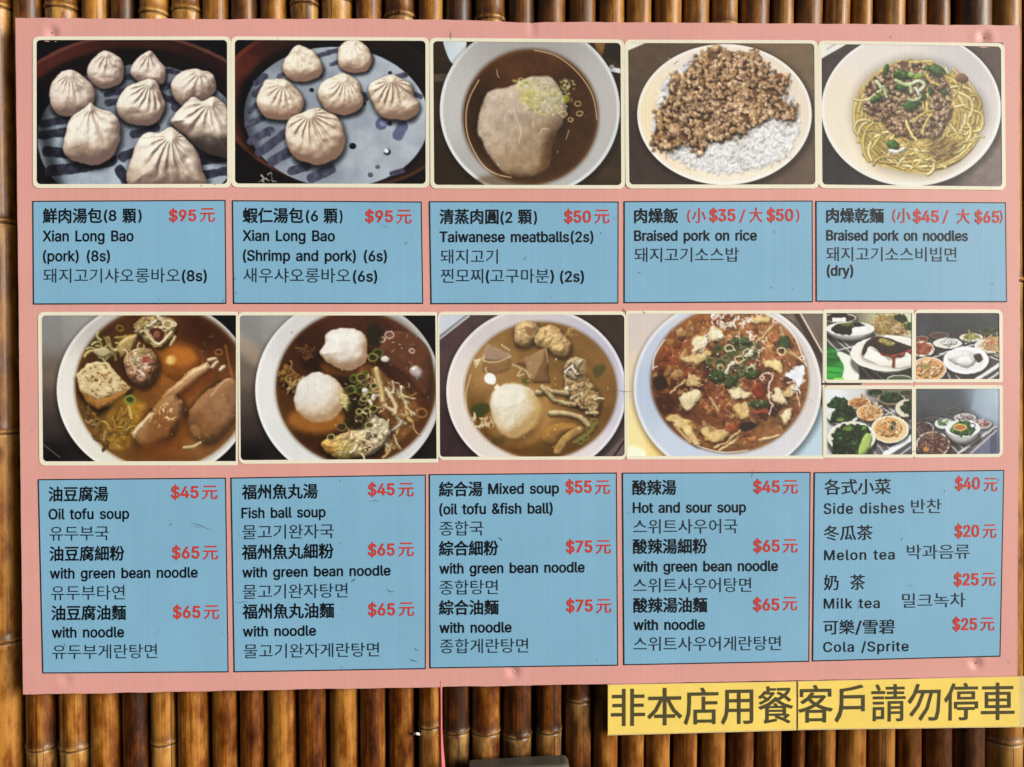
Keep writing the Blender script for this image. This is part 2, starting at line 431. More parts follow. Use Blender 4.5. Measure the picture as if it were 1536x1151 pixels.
def pic_shrimp_buns():
    v = Cv((43, 228, 1149, 1062), (340, 0), 3.8375, 2)
    v.img[:] = C((16, 11, 10))
    v.fill(E_(640, 610, 690, 470, 8), grad((80, 400, (110, 50, 32)), (300, 240, (70, 32, 22)), (200, 980, (96, 52, 30)), (1100, 400, (34, 20, 16)), (1100, 980, (80, 48, 30))), aa=6)
    v.fill(E_(645, 612, 668, 448, 8), lambda X, Y, d: grad((80, 400, (88, 38, 25)), (300, 240, (56, 26, 18)), (200, 980, (66, 34, 20)), (1100, 400, (28, 16, 14)))(X, Y) * (1 + .4 * noise(X, Y, 60, 3, 3))[..., None], aa=8)
    v.fill(E_(640, 655, 575, 425, 6), (18, 12, 12), aa=46)
    v.fill(E_(632, 676, 532, 404, 4), lambda X, Y, d: C((148, 155, 163)) + ((34 * sm(300, 1000, X) - 24) * 1.0 + 50 * noise(X, Y, 110, 5, 4))[..., None] * C((1, 1, .95)), aa=6)
    v.shadow(L_(60, (120, 480), (90, 660), (150, 860)), 0, 0, 50, .4)
    for w, *p in ((36, (170, 480), (222, 440)), (36, (158, 545), (215, 498)), (34, (130, 640), (180, 600)), (40, (118, 720), (205, 680)), (44, (138, 815), (250, 748)), (52, (190, 878), (350, 760)), (58, (262, 930), (400, 850)),
                  (50, (375, 985), (460, 960)), (60, (490, 1025), (600, 975)), (30, (530, 320), (640, 290)), (24, (600, 372), (660, 350)), (30, (980, 445), (1030, 432)), (30, (300, 440), (340, 420)), (28, (1090, 545), (1115, 560)), (34, (790, 545), (800, 570)), (30, (950, 1000), (1010, 985))):
        v.fill(L_(w, *p), lambda X, Y, d: C((72, 72, 88)) + (50 * noise(X, Y, 26, 4, 3))[..., None], aa=6, wob=4, ws=30)
    for x, y, r, c in ((490, 519, 13, 25), (940, 422, 11, 30), (790, 598, 13, 25), (725, 842, 20, 12), (868, 962, 14, 90), (828, 1008, 16, 88), (245, 778, 9, 60)):
        v.fill(E_(x, y, r, r * .9), (c, c, c + 6))
    v.fill(E_(924, 875, 20, 20), (40, 42, 48)); v.fill(E_(918, 868, 13, 13), (215, 225, 230))
    v.fill(E_(890, 715, 34, 34), (88, 92, 118)); v.fill(E_(900, 712, 20, 16), (120, 135, 165)); v.fill(E_(940, 712, 16, 16), (40, 40, 52))
    v.fill(L_(62, (985, 778), (1015, 728)), (92, 96, 122), aa=6)
    B = [([(325, 380), (365, 300), (400, 262), (450, 270), (510, 310), (552, 385), (535, 440), (440, 470), (350, 445)], (405, 285), 9),
         ([(638, 320), (670, 250), (735, 228), (800, 260), (838, 330), (815, 400), (735, 422), (660, 395)], (730, 245), 9),
         ([(172, 570), (215, 470), (270, 462), (330, 455), (380, 490), (440, 570), (430, 640), (360, 690), (240, 680), (190, 640)], (335, 480), 13),
         ([(525, 540), (560, 470), (640, 430), (690, 425), (750, 470), (782, 560), (765, 630), (680, 662), (580, 640)], (685, 450), 14),
         ([(818, 520), (860, 460), (940, 433), (1010, 455), (1060, 490), (1075, 560), (1108, 600), (1080, 670), (980, 693), (880, 660)], (950, 460), 13),
         ([(345, 790), (360, 690), (430, 650), (520, 622), (590, 650), (650, 690), (678, 800), (650, 890), (560, 945), (450, 940), (380, 890)], (480, 660), 13)]
    for i, (p, t, n) in enumerate(B):
        dumpling(v, p, t, int(n * 1.5), 40 + i * 3, base=(240, 220, 190), dark=(126, 98, 80), amp=.85 if i > 1 else .6)
    v.warp(E_(640, 660, 520, 400), 4, 40)
    v.squig(10, (160, 1000, 270, 1050), (200, 190, 180), 5, 26)
    return v.finish()

def pic_meatball():
    v = Cv((33, 235, 1124, 1070), (640, 0), 3.8375, 3)
    v.img[:] = C((56, 42, 24)) * (1 + .5 * noise(v.X / 6, v.Y, 40, 2, 4) + .25 * noise(v.X, v.Y, 200, 6, 2))[..., None]
    v.fill(P_((33, 425), (130, 425), (130, 470), (33, 470)), (105, 88, 66), alpha=.6, aa=10)
    v.fill(P_((33, 780), (300, 860), (300, 1070), (33, 1070)), (45, 32, 18), alpha=.5, aa=60)
    v.fill(P_((960, 235), (1030, 235), (1010, 330), (980, 300)), (125, 88, 36), aa=10)
    v.fill(P_((1030, 235), (1124, 235), (1124, 380), (1040, 330)), (40, 30, 22), aa=20, alpha=.8)
    v.fill(S_((100, 200), (215, 200), (222, 290), (160, 372), (112, 300)), grad((120, 250, (172, 186, 192)), (200, 260, (205, 210, 208))))
    v.fill(L_(26, (1050, 398), (1130, 412)), (205, 205, 205)); v.fill(E_(1066, 385, 14, 12), (150, 145, 140))
    ci = grad((120, 640, (176, 172, 166)), (600, 260, (152, 146, 140)), (1060, 600, (170, 165, 158)), (300, 960, (160, 156, 150)), (850, 1000, (168, 165, 160)))
    bowl(v, E_(594, 632, 518, 500), E_(598, 674, 386, 386), ci, grad((110, 700, (212, 212, 208)), (600, 1060, (205, 208, 206)), (1080, 500, (200, 200, 198)), (600, 200, (160, 155, 150))),
         lambda X, Y, d: grad((600, 350, (82, 48, 20)), (300, 700, (60, 36, 14)), (900, 700, (66, 40, 16)), (600, 1000, (74, 46, 18)))(X, Y) * (1 + .25 * noise(X, Y, 120, 3, 3))[..., None], (122, 82, 38), 18, 30)
    m = S_((288, 730), (335, 560), (370, 525), (470, 500), (560, 455), (620, 436), (720, 455), (790, 560), (805, 650), (780, 720), (730, 800), (700, 960), (600, 1015), (460, 1000), (365, 900), (325, 830))
    v.shadow(m, 4, 10, 40, .4)
    v.lump(m, lambda X, Y, d: grad((420, 580, (200, 176, 150)), (700, 560, (196, 178, 152)), (520, 950, (170, 140, 104)), (760, 760, (142, 114, 82)), (400, 760, (192, 166, 140)))(X, Y) * (1 + .18 * noise(X, Y, 34, 7, 3))[..., None],
           R=70, amb=.72, wob=8, ws=60, aa=14)
    v.fill(S_((640, 1000), (690, 800), (760, 760), (730, 900), (690, 1010)), (86, 56, 24), alpha=.7, aa=60)
    v.fill(E_(480, 1040, 200, 40), (84, 54, 22), alpha=.55, aa=50)
    for x, y in v.inside(E_(660, 560, 140, 100, 25), 150) + v.inside(E_(815, 505, 50, 50), 22) + v.inside(E_(530, 478, 60, 22), 14):
        c = v.r.choice([(205, 196, 112), (222, 214, 164), (182, 176, 92), (216, 208, 178), (166, 156, 84)])
        if v.r.random() < .45: v.lump(E_(x, y, v.r.uniform(5, 13), v.r.uniform(3, 7), v.r.uniform(0, 180)), c, R=6, amb=.7, wob=2, ws=10, aa=6, alpha=.75)
        else: v.ring(x, y, v.r.uniform(4, 9), C(c) * v.r.uniform(.75, 1.05), 5)
    v.fill(E_(600, 560, 70, 50), (196, 190, 70), alpha=.35, aa=50); v.fill(E_(805, 570, 22, 24), (160, 165, 45), alpha=.7, aa=16)
    for x, y, r in ((880, 655, 16), (870, 600, 18), (830, 690, 14), (785, 655, 20), (540, 462, 14), (760, 640, 14)): v.ring(x, y, r, (186, 160, 110), 6)
    v.warp(E_(598, 674, 380, 380), 6, 30); v.mottle(E_(598, 674, 380, 380), .22, 26); v.glints(E_(700, 560, 190, 150), 26, (240, 236, 200))
    for w, *p in ((6, (300, 462), (245, 570), (226, 680), (245, 810), (320, 945), (400, 1002), (486, 1022)), (5, (620, 290), (740, 320), (850, 400), (930, 500), (966, 590), (980, 690))):
        v.fill(L_(w, *p), (228, 190, 148), alpha=.75)
    for p in (((500, 630), (520, 690), (542, 750), (530, 822)), ((445, 700), (458, 655), (482, 630)), ((610, 690), (614, 730)), ((650, 775), (665, 745), (700, 742)), ((802, 802), (820, 750)), ((404, 402), (408, 435), (418, 446)), ((690, 470), (702, 500)), ((410, 940), (412, 955)), ((752, 880), (756, 870))):
        v.fill(L_(4, *p), (226, 204, 178), alpha=.7, aa=5)
    return v.finish()

def pic_pork_rice():
    v = Cv((82, 244, 1168, 1070), (920, 0), 3.8375, 4)
    v.img[:] = grad((150, 300, (92, 74, 58)), (1100, 300, (112, 92, 68)), (130, 900, (66, 50, 44)), (1080, 980, (98, 80, 66)))(v.X, v.Y) * (1 + .2 * noise(v.X, v.Y, 60, 1, 4))[..., None]
    v.fill(P_((60, 230), (195, 244), (82, 292)), (225, 215, 190))
    e = E_(640, 660, 502, 405)
    v.shadow(e, 10, 16, 40, .45)
    v.fill(e, (240, 226, 206))
    v.fill(E_(640, 658, 486, 390), grad((190, 700, (238, 206, 160)), (560, 290, (226, 206, 186)), (1080, 560, (220, 198, 172)), (650, 1030, (236, 216, 186)), (300, 900, (240, 206, 170)), (1000, 800, (226, 208, 180))), aa=14)
    rice = S_((225, 720), (290, 500), (400, 370), (520, 300), (640, 330), (960, 500), (1070, 640), (1060, 760), (1000, 880), (880, 950), (720, 985), (580, 990), (440, 950), (330, 880), (250, 770))
    v.fill(rice, (196, 186, 176), aa=40, wob=16, ws=50, alpha=.9)
    low = S_((300, 860), (480, 830), (700, 740), (900, 660), (1040, 690), (1040, 800), (980, 900), (850, 955), (700, 985), (560, 985), (420, 940), (330, 890))
    v.fill(low, (226, 218, 208), aa=12, wob=16, ws=40)
    pts = v.inside(low, 430, 6) + v.inside(S_((225, 740), (290, 500), (420, 360), (480, 370), (350, 520), (320, 720)), 90) + v.inside(S_((900, 480), (1060, 600), (1060, 760), (960, 680)), 70)
    pts.sort(key=lambda p: p[1])
    for x, y in pts:
        a = v.r.uniform(0, 3.14); l = v.r.uniform(12, 24)
        c = C(v.r.choice([(250, 244, 234), (240, 236, 236), (255, 248, 232), (232, 226, 220)])) * v.r.uniform(.86, 1.05)
        q = ((x, y), (x + l * math.cos(a), y + l * math.sin(a)))
        v.shadow(L_(14, *q), 1, 5, 9, .13)
        v.lump(L_(v.r.uniform(14, 22), *q), c, R=10, amb=.74, spec=.05, alpha=.85, aa=6, wob=3, ws=14)
    meat = S_((225, 825), (262, 700), (265, 630), (330, 560), (345, 440), (430, 420), (480, 345), (560, 300), (590, 264), (660, 300), (740, 305), (830, 320), (880, 390), (900, 440), (985, 430), (1000, 490), (960, 560), (985, 600), (1058, 620), (1030, 690), (960, 690), (900, 680), (820, 720), (740, 770), (620, 800), (540, 820), (500, 885), (450, 830), (330, 850))
    v.shadow(meat, 6, 16, 30, .22)
    for x, y in v.inside(meat, 420, 30):
        r = v.r.uniform(6, 15); v.shadow(E_(x, y + 4, r, r * .8), 0, 3, 8, .25); v.lump(E_(x, y, r, r * .75, v.r.uniform(0, 180)), C((186, 144, 102)) * v.r.uniform(.8, 1.15), R=r, amb=.6, wob=r * .35, ws=r, aa=5)
    v.mince(meat, 1000, 8, 20, [(192, 150, 108), (168, 126, 84), (206, 166, 124), (150, 110, 74), (190, 146, 114), (178, 138, 88)], (112, 76, 50))
    for x, y, r in ((360, 460, 34), (355, 750, 40), (500, 775, 42), (740, 425, 26), (440, 580, 30), (590, 280, 30)):
        v.lump(E_(x, y, r, r * .8, 20), (196, 152, 110), R=r * .8, amb=.55, wob=14, ws=26, spec=.2, bump=lambda X, Y, d: 10 * noise(X, Y, 20, 3, 2))
    v.warp(E_(640, 640, 470, 400), 7, 22); v.mottle(E_(640, 640, 430, 360), .25, 18); v.glints(E_(640, 560, 330, 220), 90, (236, 200, 160))
    v.fill(L_(9, (940, 425), (985, 440), (1002, 480)), (176, 92, 30), alpha=.7)
    v.squig(30, (330, 340, 900, 780), (236, 200, 150), 5, 22, .6)
    v.squig(26, (330, 340, 900, 780), (60, 36, 22), 7, 30, .6)
    return v.finish()

def pic_pork_noodles():
    v = Cv((366, 246, 1414, 1080), (1136, 0), 3.8375, 5)
    v.img[:] = grad((420, 400, (70, 60, 60)), (420, 950, (42, 40, 46)), (1350, 330, (78, 60, 52)), (1360, 1000, (118, 102, 96)), (900, 1060, (46, 42, 44)))(v.X, v.Y) * (1 + .25 * noise(v.X, v.Y, 30, 1, 3))[..., None]
    v.fill(P_((366, 230), (540, 240), (366, 340)), (224, 216, 196)); v.fill(L_(8, (400, 285), (455, 250)), (165, 160, 145))
    e = E_(886, 628, 517, 445)
    v.shadow(e, 8, 14, 40, .5)
    v.fill(e, grad((400, 600, (238, 226, 210)), (1380, 600, (226, 220, 214)), (880, 1060, (226, 216, 200))))
    v.fill(E_(886, 622, 500, 428), grad((470, 600, (232, 208, 178)), (700, 320, (216, 202, 188)), (1200, 400, (186, 178, 174)), (1350, 620, (198, 190, 182)), (1250, 860, (214, 202, 184)), (620, 900, (234, 212, 178)), (900, 1010, (228, 212, 182))), aa=14)
    base = S_((560, 640), (590, 520), (690, 410), (850, 345), (1000, 362), (1100, 400), (1200, 490), (1285, 570), (1302, 680), (1262, 780), (1200, 870), (1100, 950), (960, 1000), (800, 980), (690, 940), (610, 830), (570, 720))
    v.shadow(base, 0, 6, 70, .3)
    v.fill(base, lambda X, Y, d: C((186, 154, 84)) * (1 + .5 * noise(X, Y, 30, 2, 3))[..., None], aa=14, wob=8)
    nc = [(232, 204, 118), (222, 190, 98), (240, 216, 140), (210, 176, 90)]
    def arc(cx, cy, rx, ry, a0, a1, w=20, c=None):
        pts = [(cx + rx * math.cos(math.radians(a0 + (a1 - a0) * t / 6)), cy + ry * math.sin(math.radians(a0 + (a1 - a0) * t / 6))) for t in range(7)]
        c = C(c or v.r.choice(nc)) * v.r.uniform(.88, 1.08)
        v.fill(L_(w + 7, *pts), (112, 82, 34), alpha=.5, aa=7); v.lump(L_(w, *pts), c, R=w / 2, amb=.5, spec=.18)
    for i in range(64):
        q = v.r.uniform(.72, .97); a0 = v.r.uniform(20, 190); arc(935 + v.r.uniform(-20, 20), 670, 370 * q, 325 * q, a0, a0 + v.r.uniform(25, 60), v.r.uniform(14, 19))
    for i in range(50):
        q = v.r.uniform(.45, .8); a0 = v.r.uniform(-60, 200); arc(935 + v.r.uniform(-30, 30), 680, 370 * q, 325 * q, a0, a0 + v.r.uniform(20, 60), v.r.uniform(13, 18))
    for i in range(40):
        q = v.r.uniform(.7, .97); a0 = v.r.uniform(-62, 20); arc(935, 670, 370 * q, 325 * q, a0, a0 + v.r.uniform(20, 45), v.r.uniform(13, 18))
    for a in ((1180, 690, 70, 85, -120, 160), (1200, 680, 48, 60, -90, 120), (1160, 560, 90, 60, -160, 20), (1245, 600, 40, 50, -130, 60), (1255, 700, 45, 60, -90, 100), (800, 880, 190, 60, 20, 170), (830, 950, 160, 60, 180, 330), (770, 870, 130, 110, 150, 290), (650, 800, 70, 100, 170, 300), (700, 830, 90, 130, 130, 250), (930, 820, 200, 60, 200, 330),
              (620, 740, 60, 50, 130, 300), (1080, 830, 120, 60, 10, 120), (960, 950, 60, 60, -50, 70), (860, 820, 260, 110, 20, 80), (1060, 480, 110, 100, -50, 50), (1130, 620, 110, 90, -70, 40), (1100, 760, 130, 90, -30, 70)):
        arc(*a, v.r.uniform(15, 19))
    v.strands(S_((600, 700), (760, 740), (1000, 800), (1200, 700), (1250, 800), (1000, 960), (760, 930), (640, 850)), 40, 10, 15, 90, nc, .4)
    v.fill(S_((1010, 800), (1150, 820), (1140, 900), (1040, 940), (980, 880)), (74, 48, 22), alpha=.45, aa=50)
    meat = S_((605, 610), (640, 480), (740, 400), (870, 350), (1000, 385), (1075, 450), (1120, 590), (1100, 720), (1020, 780), (860, 800), (750, 740), (660, 660))
    v.mince(meat, 520, 7, 17, [(176, 142, 108), (150, 116, 86), (192, 160, 124), (134, 100, 74), (180, 150, 106)], (104, 76, 52))
    v.lump(E_(1178, 455, 36, 30), (140, 100, 72), R=26, amb=.5, wob=6, ws=20)
    v.strands(meat, 9, 12, 16, 130, nc, .4)
    v.fill(L_(7, (610, 620), (700, 625), (770, 660)), (120, 80, 50))
    for sh in (S_((722, 430), (728, 390), (750, 368), (756, 400), (742, 425)), S_((782, 430), (800, 400), (850, 408), (900, 430), (860, 458), (810, 455)), S_((962, 380), (1000, 385), (1020, 365), (1070, 395), (1080, 425), (1040, 440), (1000, 410), (970, 410)), S_((650, 575), (690, 542), (720, 560), (690, 585), (660, 592)), S_((835, 600), (880, 575), (940, 590), (910, 625), (860, 640)), S_((745, 820), (780, 805), (815, 830), (805, 862), (760, 855)), S_((1060, 525), (1085, 518), (1092, 540), (1070, 550)), S_((985, 500), (1010, 515), (1005, 545), (985, 535)), S_((800, 490), (860, 500), (850, 525), (810, 520)), E_(955, 560, 24, 18, 40)):
        v.shadow(sh, 3, 7, 10, .4)
        v.lump(sh, lambda X, Y, d: C((58, 98, 38)) * (1 + .8 * noise(X, Y, 22, 3, 2))[..., None], R=18, amb=.5, wob=5, ws=18, spec=.15)
    for p in (((800, 465), (850, 488), (900, 480)), ((900, 480), (930, 465), (960, 490), (940, 520)), ((880, 490), (886, 530)), ((910, 510), (930, 545)), ((870, 572), (900, 580), (940, 562)), ((725, 500), (745, 560)), ((690, 470), (710, 500)), ((690, 530), (712, 520)), ((770, 870), (810, 875), (840, 855)), ((1085, 395), (1100, 420))):
        v.shadow(L_(20, *p), 2, 6, 8, .3)
        v.lump(L_(v.r.uniform(16, 24), *p), v.r.choice([(206, 216, 170), (226, 228, 212), (190, 208, 140)]), R=11, amb=.6, spec=.15, wob=3, ws=14)
    v.warp(E_(930, 670, 400, 345), 5, 20); v.mottle(E_(930, 670, 380, 330), .25, 18); v.glints(E_(930, 660, 350, 300), 70, (246, 226, 176))
    v.lump(E_(930, 440, 30, 16, -20), (132, 170, 60), R=14, amb=.6); v.lump(E_(885, 430, 18, 16), (160, 190, 100), R=12, amb=.6)
    return v.finish()

def steel_table(v, dy=0):
    v.img[:] = grad((270, 200 + dy, (128, 126, 122)), (420, 180 + dy, (142, 138, 132)), (270, 480 + dy, (112, 96, 82)), (260, 620 + dy, (84, 70, 62)), (300, 760 + dy, (62, 50, 46)), (300, 940 + dy, (14, 12, 14)), (450, 960 + dy, (40, 32, 30)), (1340, 180 + dy, (14, 13, 15)), (1340, 930 + dy, (30, 24, 24)))(v.X, v.Y) * (1 + .08 * noise(v.X, v.Y, 90, 2, 2))[..., None]

def broth(c, seed=3, k=.3, sc=110):
    return lambda X, Y, d: (c(X, Y) if callable(c) else C(c)) * (1 + k * noise(X, Y, sc, seed, 4))[..., None]

def cabbage(v, sh, base, cols, n=60, w=(8, 16), ln=70, seed=2):
    v.shadow(sh, 4, 12, 24, .4)
    v.lump(sh, lambda X, Y, d: C(base) * (1 + .5 * noise(X, Y, 26, seed, 3))[..., None], R=26, amb=.45, wob=10, ws=34, bump=lambda X, Y, d: 40 * np.abs(noise(X, Y, 46, seed, 3)) * 1.4, spec=.10)
    for x, y in v.inside(sh, max(4, n // 3)):
        a = v.r.uniform(0, 3.14); l = v.r.uniform(20, 44); r = v.r.uniform(8, 17)
        v.shadow(E_(x, y + 4, l, r, math.degrees(a)), 0, 4, 9, .3)
        v.lump(E_(x, y, l, r, math.degrees(a)), broth(v.r.choice(cols), v.r.randint(0, 9), .5, 16), R=r, amb=.5, wob=9, ws=18, spec=.1, alpha=.9, bump=lambda X, Y, d: 14 * np.abs(noise(X, Y, 18, seed, 2)))
    v.strands(sh, max(3, n // 5), w[0] * .7, w[1] * .7, ln * .7, cols, .5, edge=.4, spec=.1)

def pic_tofu_soup():
    v = Cv((236, 124, 1364, 972), (0, 440), 3.8375, 6)
    steel_table(v)
    v.fill(L_(9, (245, 868), (345, 945)), (100, 92, 88), alpha=.7)
    bowl(v, E_(892, 556, 565, 520), E_(932, 544, 497, 462), grad((400, 560, (222, 214, 196)), (640, 200, (176, 168, 158)), (1300, 200, (150, 140, 128)), (640, 920, (214, 206, 186)), (1250, 860, (196, 188, 176))),
         grad((340, 560, (236, 228, 212)), (640, 130, (196, 190, 180)), (1340, 220, (180, 172, 162)), (900, 1060, (226, 220, 204))),
         broth(grad((640, 330, (66, 42, 15)), (1150, 220, (64, 31, 13)), (1000, 420, (140, 84, 28)), (620, 820, (112, 78, 28)), (900, 860, (116, 68, 24)), (1200, 800, (124, 80, 38)), (820, 180, (80, 46, 17)))), (122, 82, 36), 16, 26)
    v.lump(E_(1040, 400, 120, 110), (170, 96, 26), R=110, amb=.55, alpha=.75, aa=40); v.fill(E_(985, 385, 30, 24, -20), (240, 190, 110), alpha=.85, aa=24); v.fill(E_(1060, 370, 70, 50), (190, 110, 36), alpha=.5, aa=40)
    v.strands(E_(600, 320, 110, 60, -20), 22, 10, 18, 60, [(176, 150, 90), (150, 120, 60), (196, 178, 120)], .7)
    v.lump(S_((540, 330), (600, 310), (640, 345), (600, 370), (560, 362)), (196, 178, 126), R=22, amb=.5, wob=6)
    roll = S_((770, 205), (800, 150), (860, 128), (950, 135), (1010, 165), (1000, 240), (960, 290), (910, 312), (840, 280))
    cabbage(v, roll, (170, 138, 84), [(214, 190, 136), (192, 162, 100), (226, 206, 160)], 34, (8, 14), 60)
    v.fill(S_((860, 215), (900, 200), (945, 225), (930, 280), (895, 265)), (84, 44, 26), aa=10); v.lump(E_(905, 245, 22, 24), (150, 92, 70), R=18, amb=.5, wob=5)
    v.lump(L_(18, (845, 225), (880, 275), (915, 292), (955, 262), (985, 225)), (222, 198, 146), R=9, amb=.55, spec=.2)
    for x, y, r in ((965, 178, 28), (1000, 180, 12)): v.ring(x, y, r, (214, 196, 150), 10, inner=(150, 120, 70))
    v.lump(S_((680, 300), (730, 250), (790, 240), (770, 300), (710, 370), (685, 350)), (176, 144, 80), R=22, amb=.5, wob=10, spec=.2)
    v.lump(L_(18, (985, 300), (1008, 250)), (206, 180, 126), R=9, amb=.5)
    r2 = S_((712, 400), (740, 340), (820, 312), (890, 345), (918, 420), (890, 500), (820, 540), (740, 490))
    v.shadow(r2, 4, 14, 30, .5)
    v.lump(r2, lambda X, Y, d: grad((800, 440, (190, 120, 104)), (830, 340, (196, 160, 112)), (740, 420, (186, 150, 96)), (900, 450, (150, 98, 48)))(X, Y) * (1 + .5 * noise(X, Y, 22, 3, 3))[..., None], R=70, amb=.4, spec=.25, bump=lambda X, Y, d: 22 * noise(X, Y, 30, 6, 3))
    v.strands(E_(790, 360, 70, 40, -10), 16, 7, 11, 60, [(220, 190, 140), (186, 150, 96)], .6)
    v.squig(16, (770, 380, 850, 490), (236, 206, 190), 7, 22, .8); v.fill(E_(838, 385, 26, 18), (150, 50, 50), alpha=.7, aa=14)
    top = P_((438, 470), (500, 408), (560, 394), (622, 402), (692, 480), (748, 545), (650, 585), (560, 612), (465, 560))
    side = P_((440, 480), (465, 560), (560, 612), (650, 585), (748, 545), (720, 590), (640, 640), (560, 672), (500, 630), (455, 560))
    v.shadow(side, 6, 16, 34, .6)
    v.lump(side, (176, 118, 52), R=24, amb=.5, wob=4)
    v.lump(top, lambda X, Y, d: C((230, 198, 140)) * (1 + .24 * noise(X, Y, 26, 5, 3))[..., None], R=16, amb=.66, wob=6, bump=lambda X, Y, d: 16 * noise(X, Y, 24, 5, 3))
    for x, y in v.inside(top, 42, -12): v.fill(E_(x, y, v.r.uniform(4, 13), v.r.uniform(3, 9), 20), (112, 66, 30), alpha=v.r.uniform(.4, .9), aa=6)
    cab = S_((620, 700), (680, 610), (790, 600), (840, 640), (800, 740), (760, 860), (690, 900), (600, 850))
    v.fill(cab, broth((158, 112, 26), 4, .7, 40), alpha=.8, aa=40)
    v.strands(S_((610, 780), (680, 690), (760, 720), (720, 860), (620, 860)), 30, 7, 13, 70, [(196, 160, 72), (172, 130, 50), (150, 104, 34)], .4, -1.0)
    v.fill(L_(12, (745, 650), (755, 720)), (206, 172, 100), alpha=.8); v.ring(748, 613, 28, (120, 132, 46), 14, inner=(52, 56, 20))
    s1 = P_((872, 660), (960, 560), (1100, 440), (1195, 395), (1222, 425), (1130, 500), (1030, 590), (960, 640), (890, 690))
    v.shadow(s1, 4, 16, 26, .5); v.lump(s1, grad((1180, 400, (206, 160, 116)), (900, 660, (150, 96, 44)), (1060, 500, (180, 128, 78))), R=26, amb=.55, wob=5, spec=.18)
    v.fill(S_((960, 640), (1220, 430), (1230, 480), (1050, 640), (930, 700)), (116, 60, 18), alpha=.7, aa=30)
    for p in (((1225, 425), (1250, 400)), ((1270, 440), (1290, 425)), ((1205, 385), (1240, 380))): v.lump(L_(24, *p), (196, 166, 128), R=12, amb=.5, spec=.2)
    rb = S_((1080, 690), (1150, 600), (1240, 530), (1320, 488), (1380, 540), (1370, 680), (1260, 830), (1170, 850), (1100, 780))
    v.shadow(rb, -6, 14, 40, .4)
    v.lump(rb, lambda X, Y, d: grad((1250, 600, (168, 120, 80)), (1130, 800, (132, 86, 44)), (1330, 640, (150, 106, 68)))(X, Y) * (1 + .22 * noise(X, Y, 40, 3, 3))[..., None], R=50, amb=.62, wob=8)
    v.fill(L_(8, (1215, 590), (1265, 530), (1325, 490), (1345, 520)), (214, 186, 156), alpha=.6, aa=8)
    v.lump(S_((1090, 770), (1130, 760), (1165, 800), (1150, 840), (1110, 825)), (156, 108, 64), R=26, amb=.55, alpha=.8, aa=14)
    s2 = P_((752, 805), (850, 700), (960, 595), (1010, 580), (1055, 630), (1050, 720), (980, 840), (860, 900), (800, 880))
    v.shadow(s2, 6, 16, 40, .4)
    v.lump(s2, grad((1010, 610, (178, 128, 84)), (800, 810, (186, 138, 88)), (920, 760, (148, 90, 40)), (880, 880, (128, 74, 26))), R=44, amb=.5, wob=6, aa=8)
    v.lump(P_((752, 805), (860, 690), (900, 690), (820, 780), (770, 842)), (208, 164, 116), R=16, amb=.6, wob=4, spec=.2)
    v.fill(S_((800, 880), (1000, 830), (1050, 720), (1090, 800), (1000, 920), (860, 950)), (120, 66, 20), alpha=.7, aa=50)
    v.squig(10, (900, 640, 1000, 740), (236, 200, 150), 6, 24); v.squig(16, (800, 640, 980, 800), (230, 190, 130), 5, 20, .6)
    v.lump(L_(18, (1060, 890), (1120, 880), (1155, 860)), (206, 176, 120), R=9, amb=.55)
    v.strands(S_((470, 660), (520, 700), (640, 880), (660, 910), (560, 820)), 24, 8, 14, 50, [(140, 100, 50), (116, 80, 34), (170, 130, 76)], .8)
    for x, y in ((560, 740), (600, 830), (650, 880), (690, 200), (1260, 340)): v.ring(x, y, 20, (140, 108, 50), 7)
    v.fill(L_(14, (1300, 300), (1320, 420), (1350, 520)), (148, 96, 40), alpha=.7, aa=10)
    v.squig(18, (520, 190, 1300, 900), (214, 170, 110), 4, 22, .5)
    v.warp(E_(932, 544, 492, 456), 5, 24); v.mottle(E_(932, 544, 492, 456), .14, 22); v.glints(E_(932, 544, 470, 430), 34, (206, 160, 104))
    return v.finish()

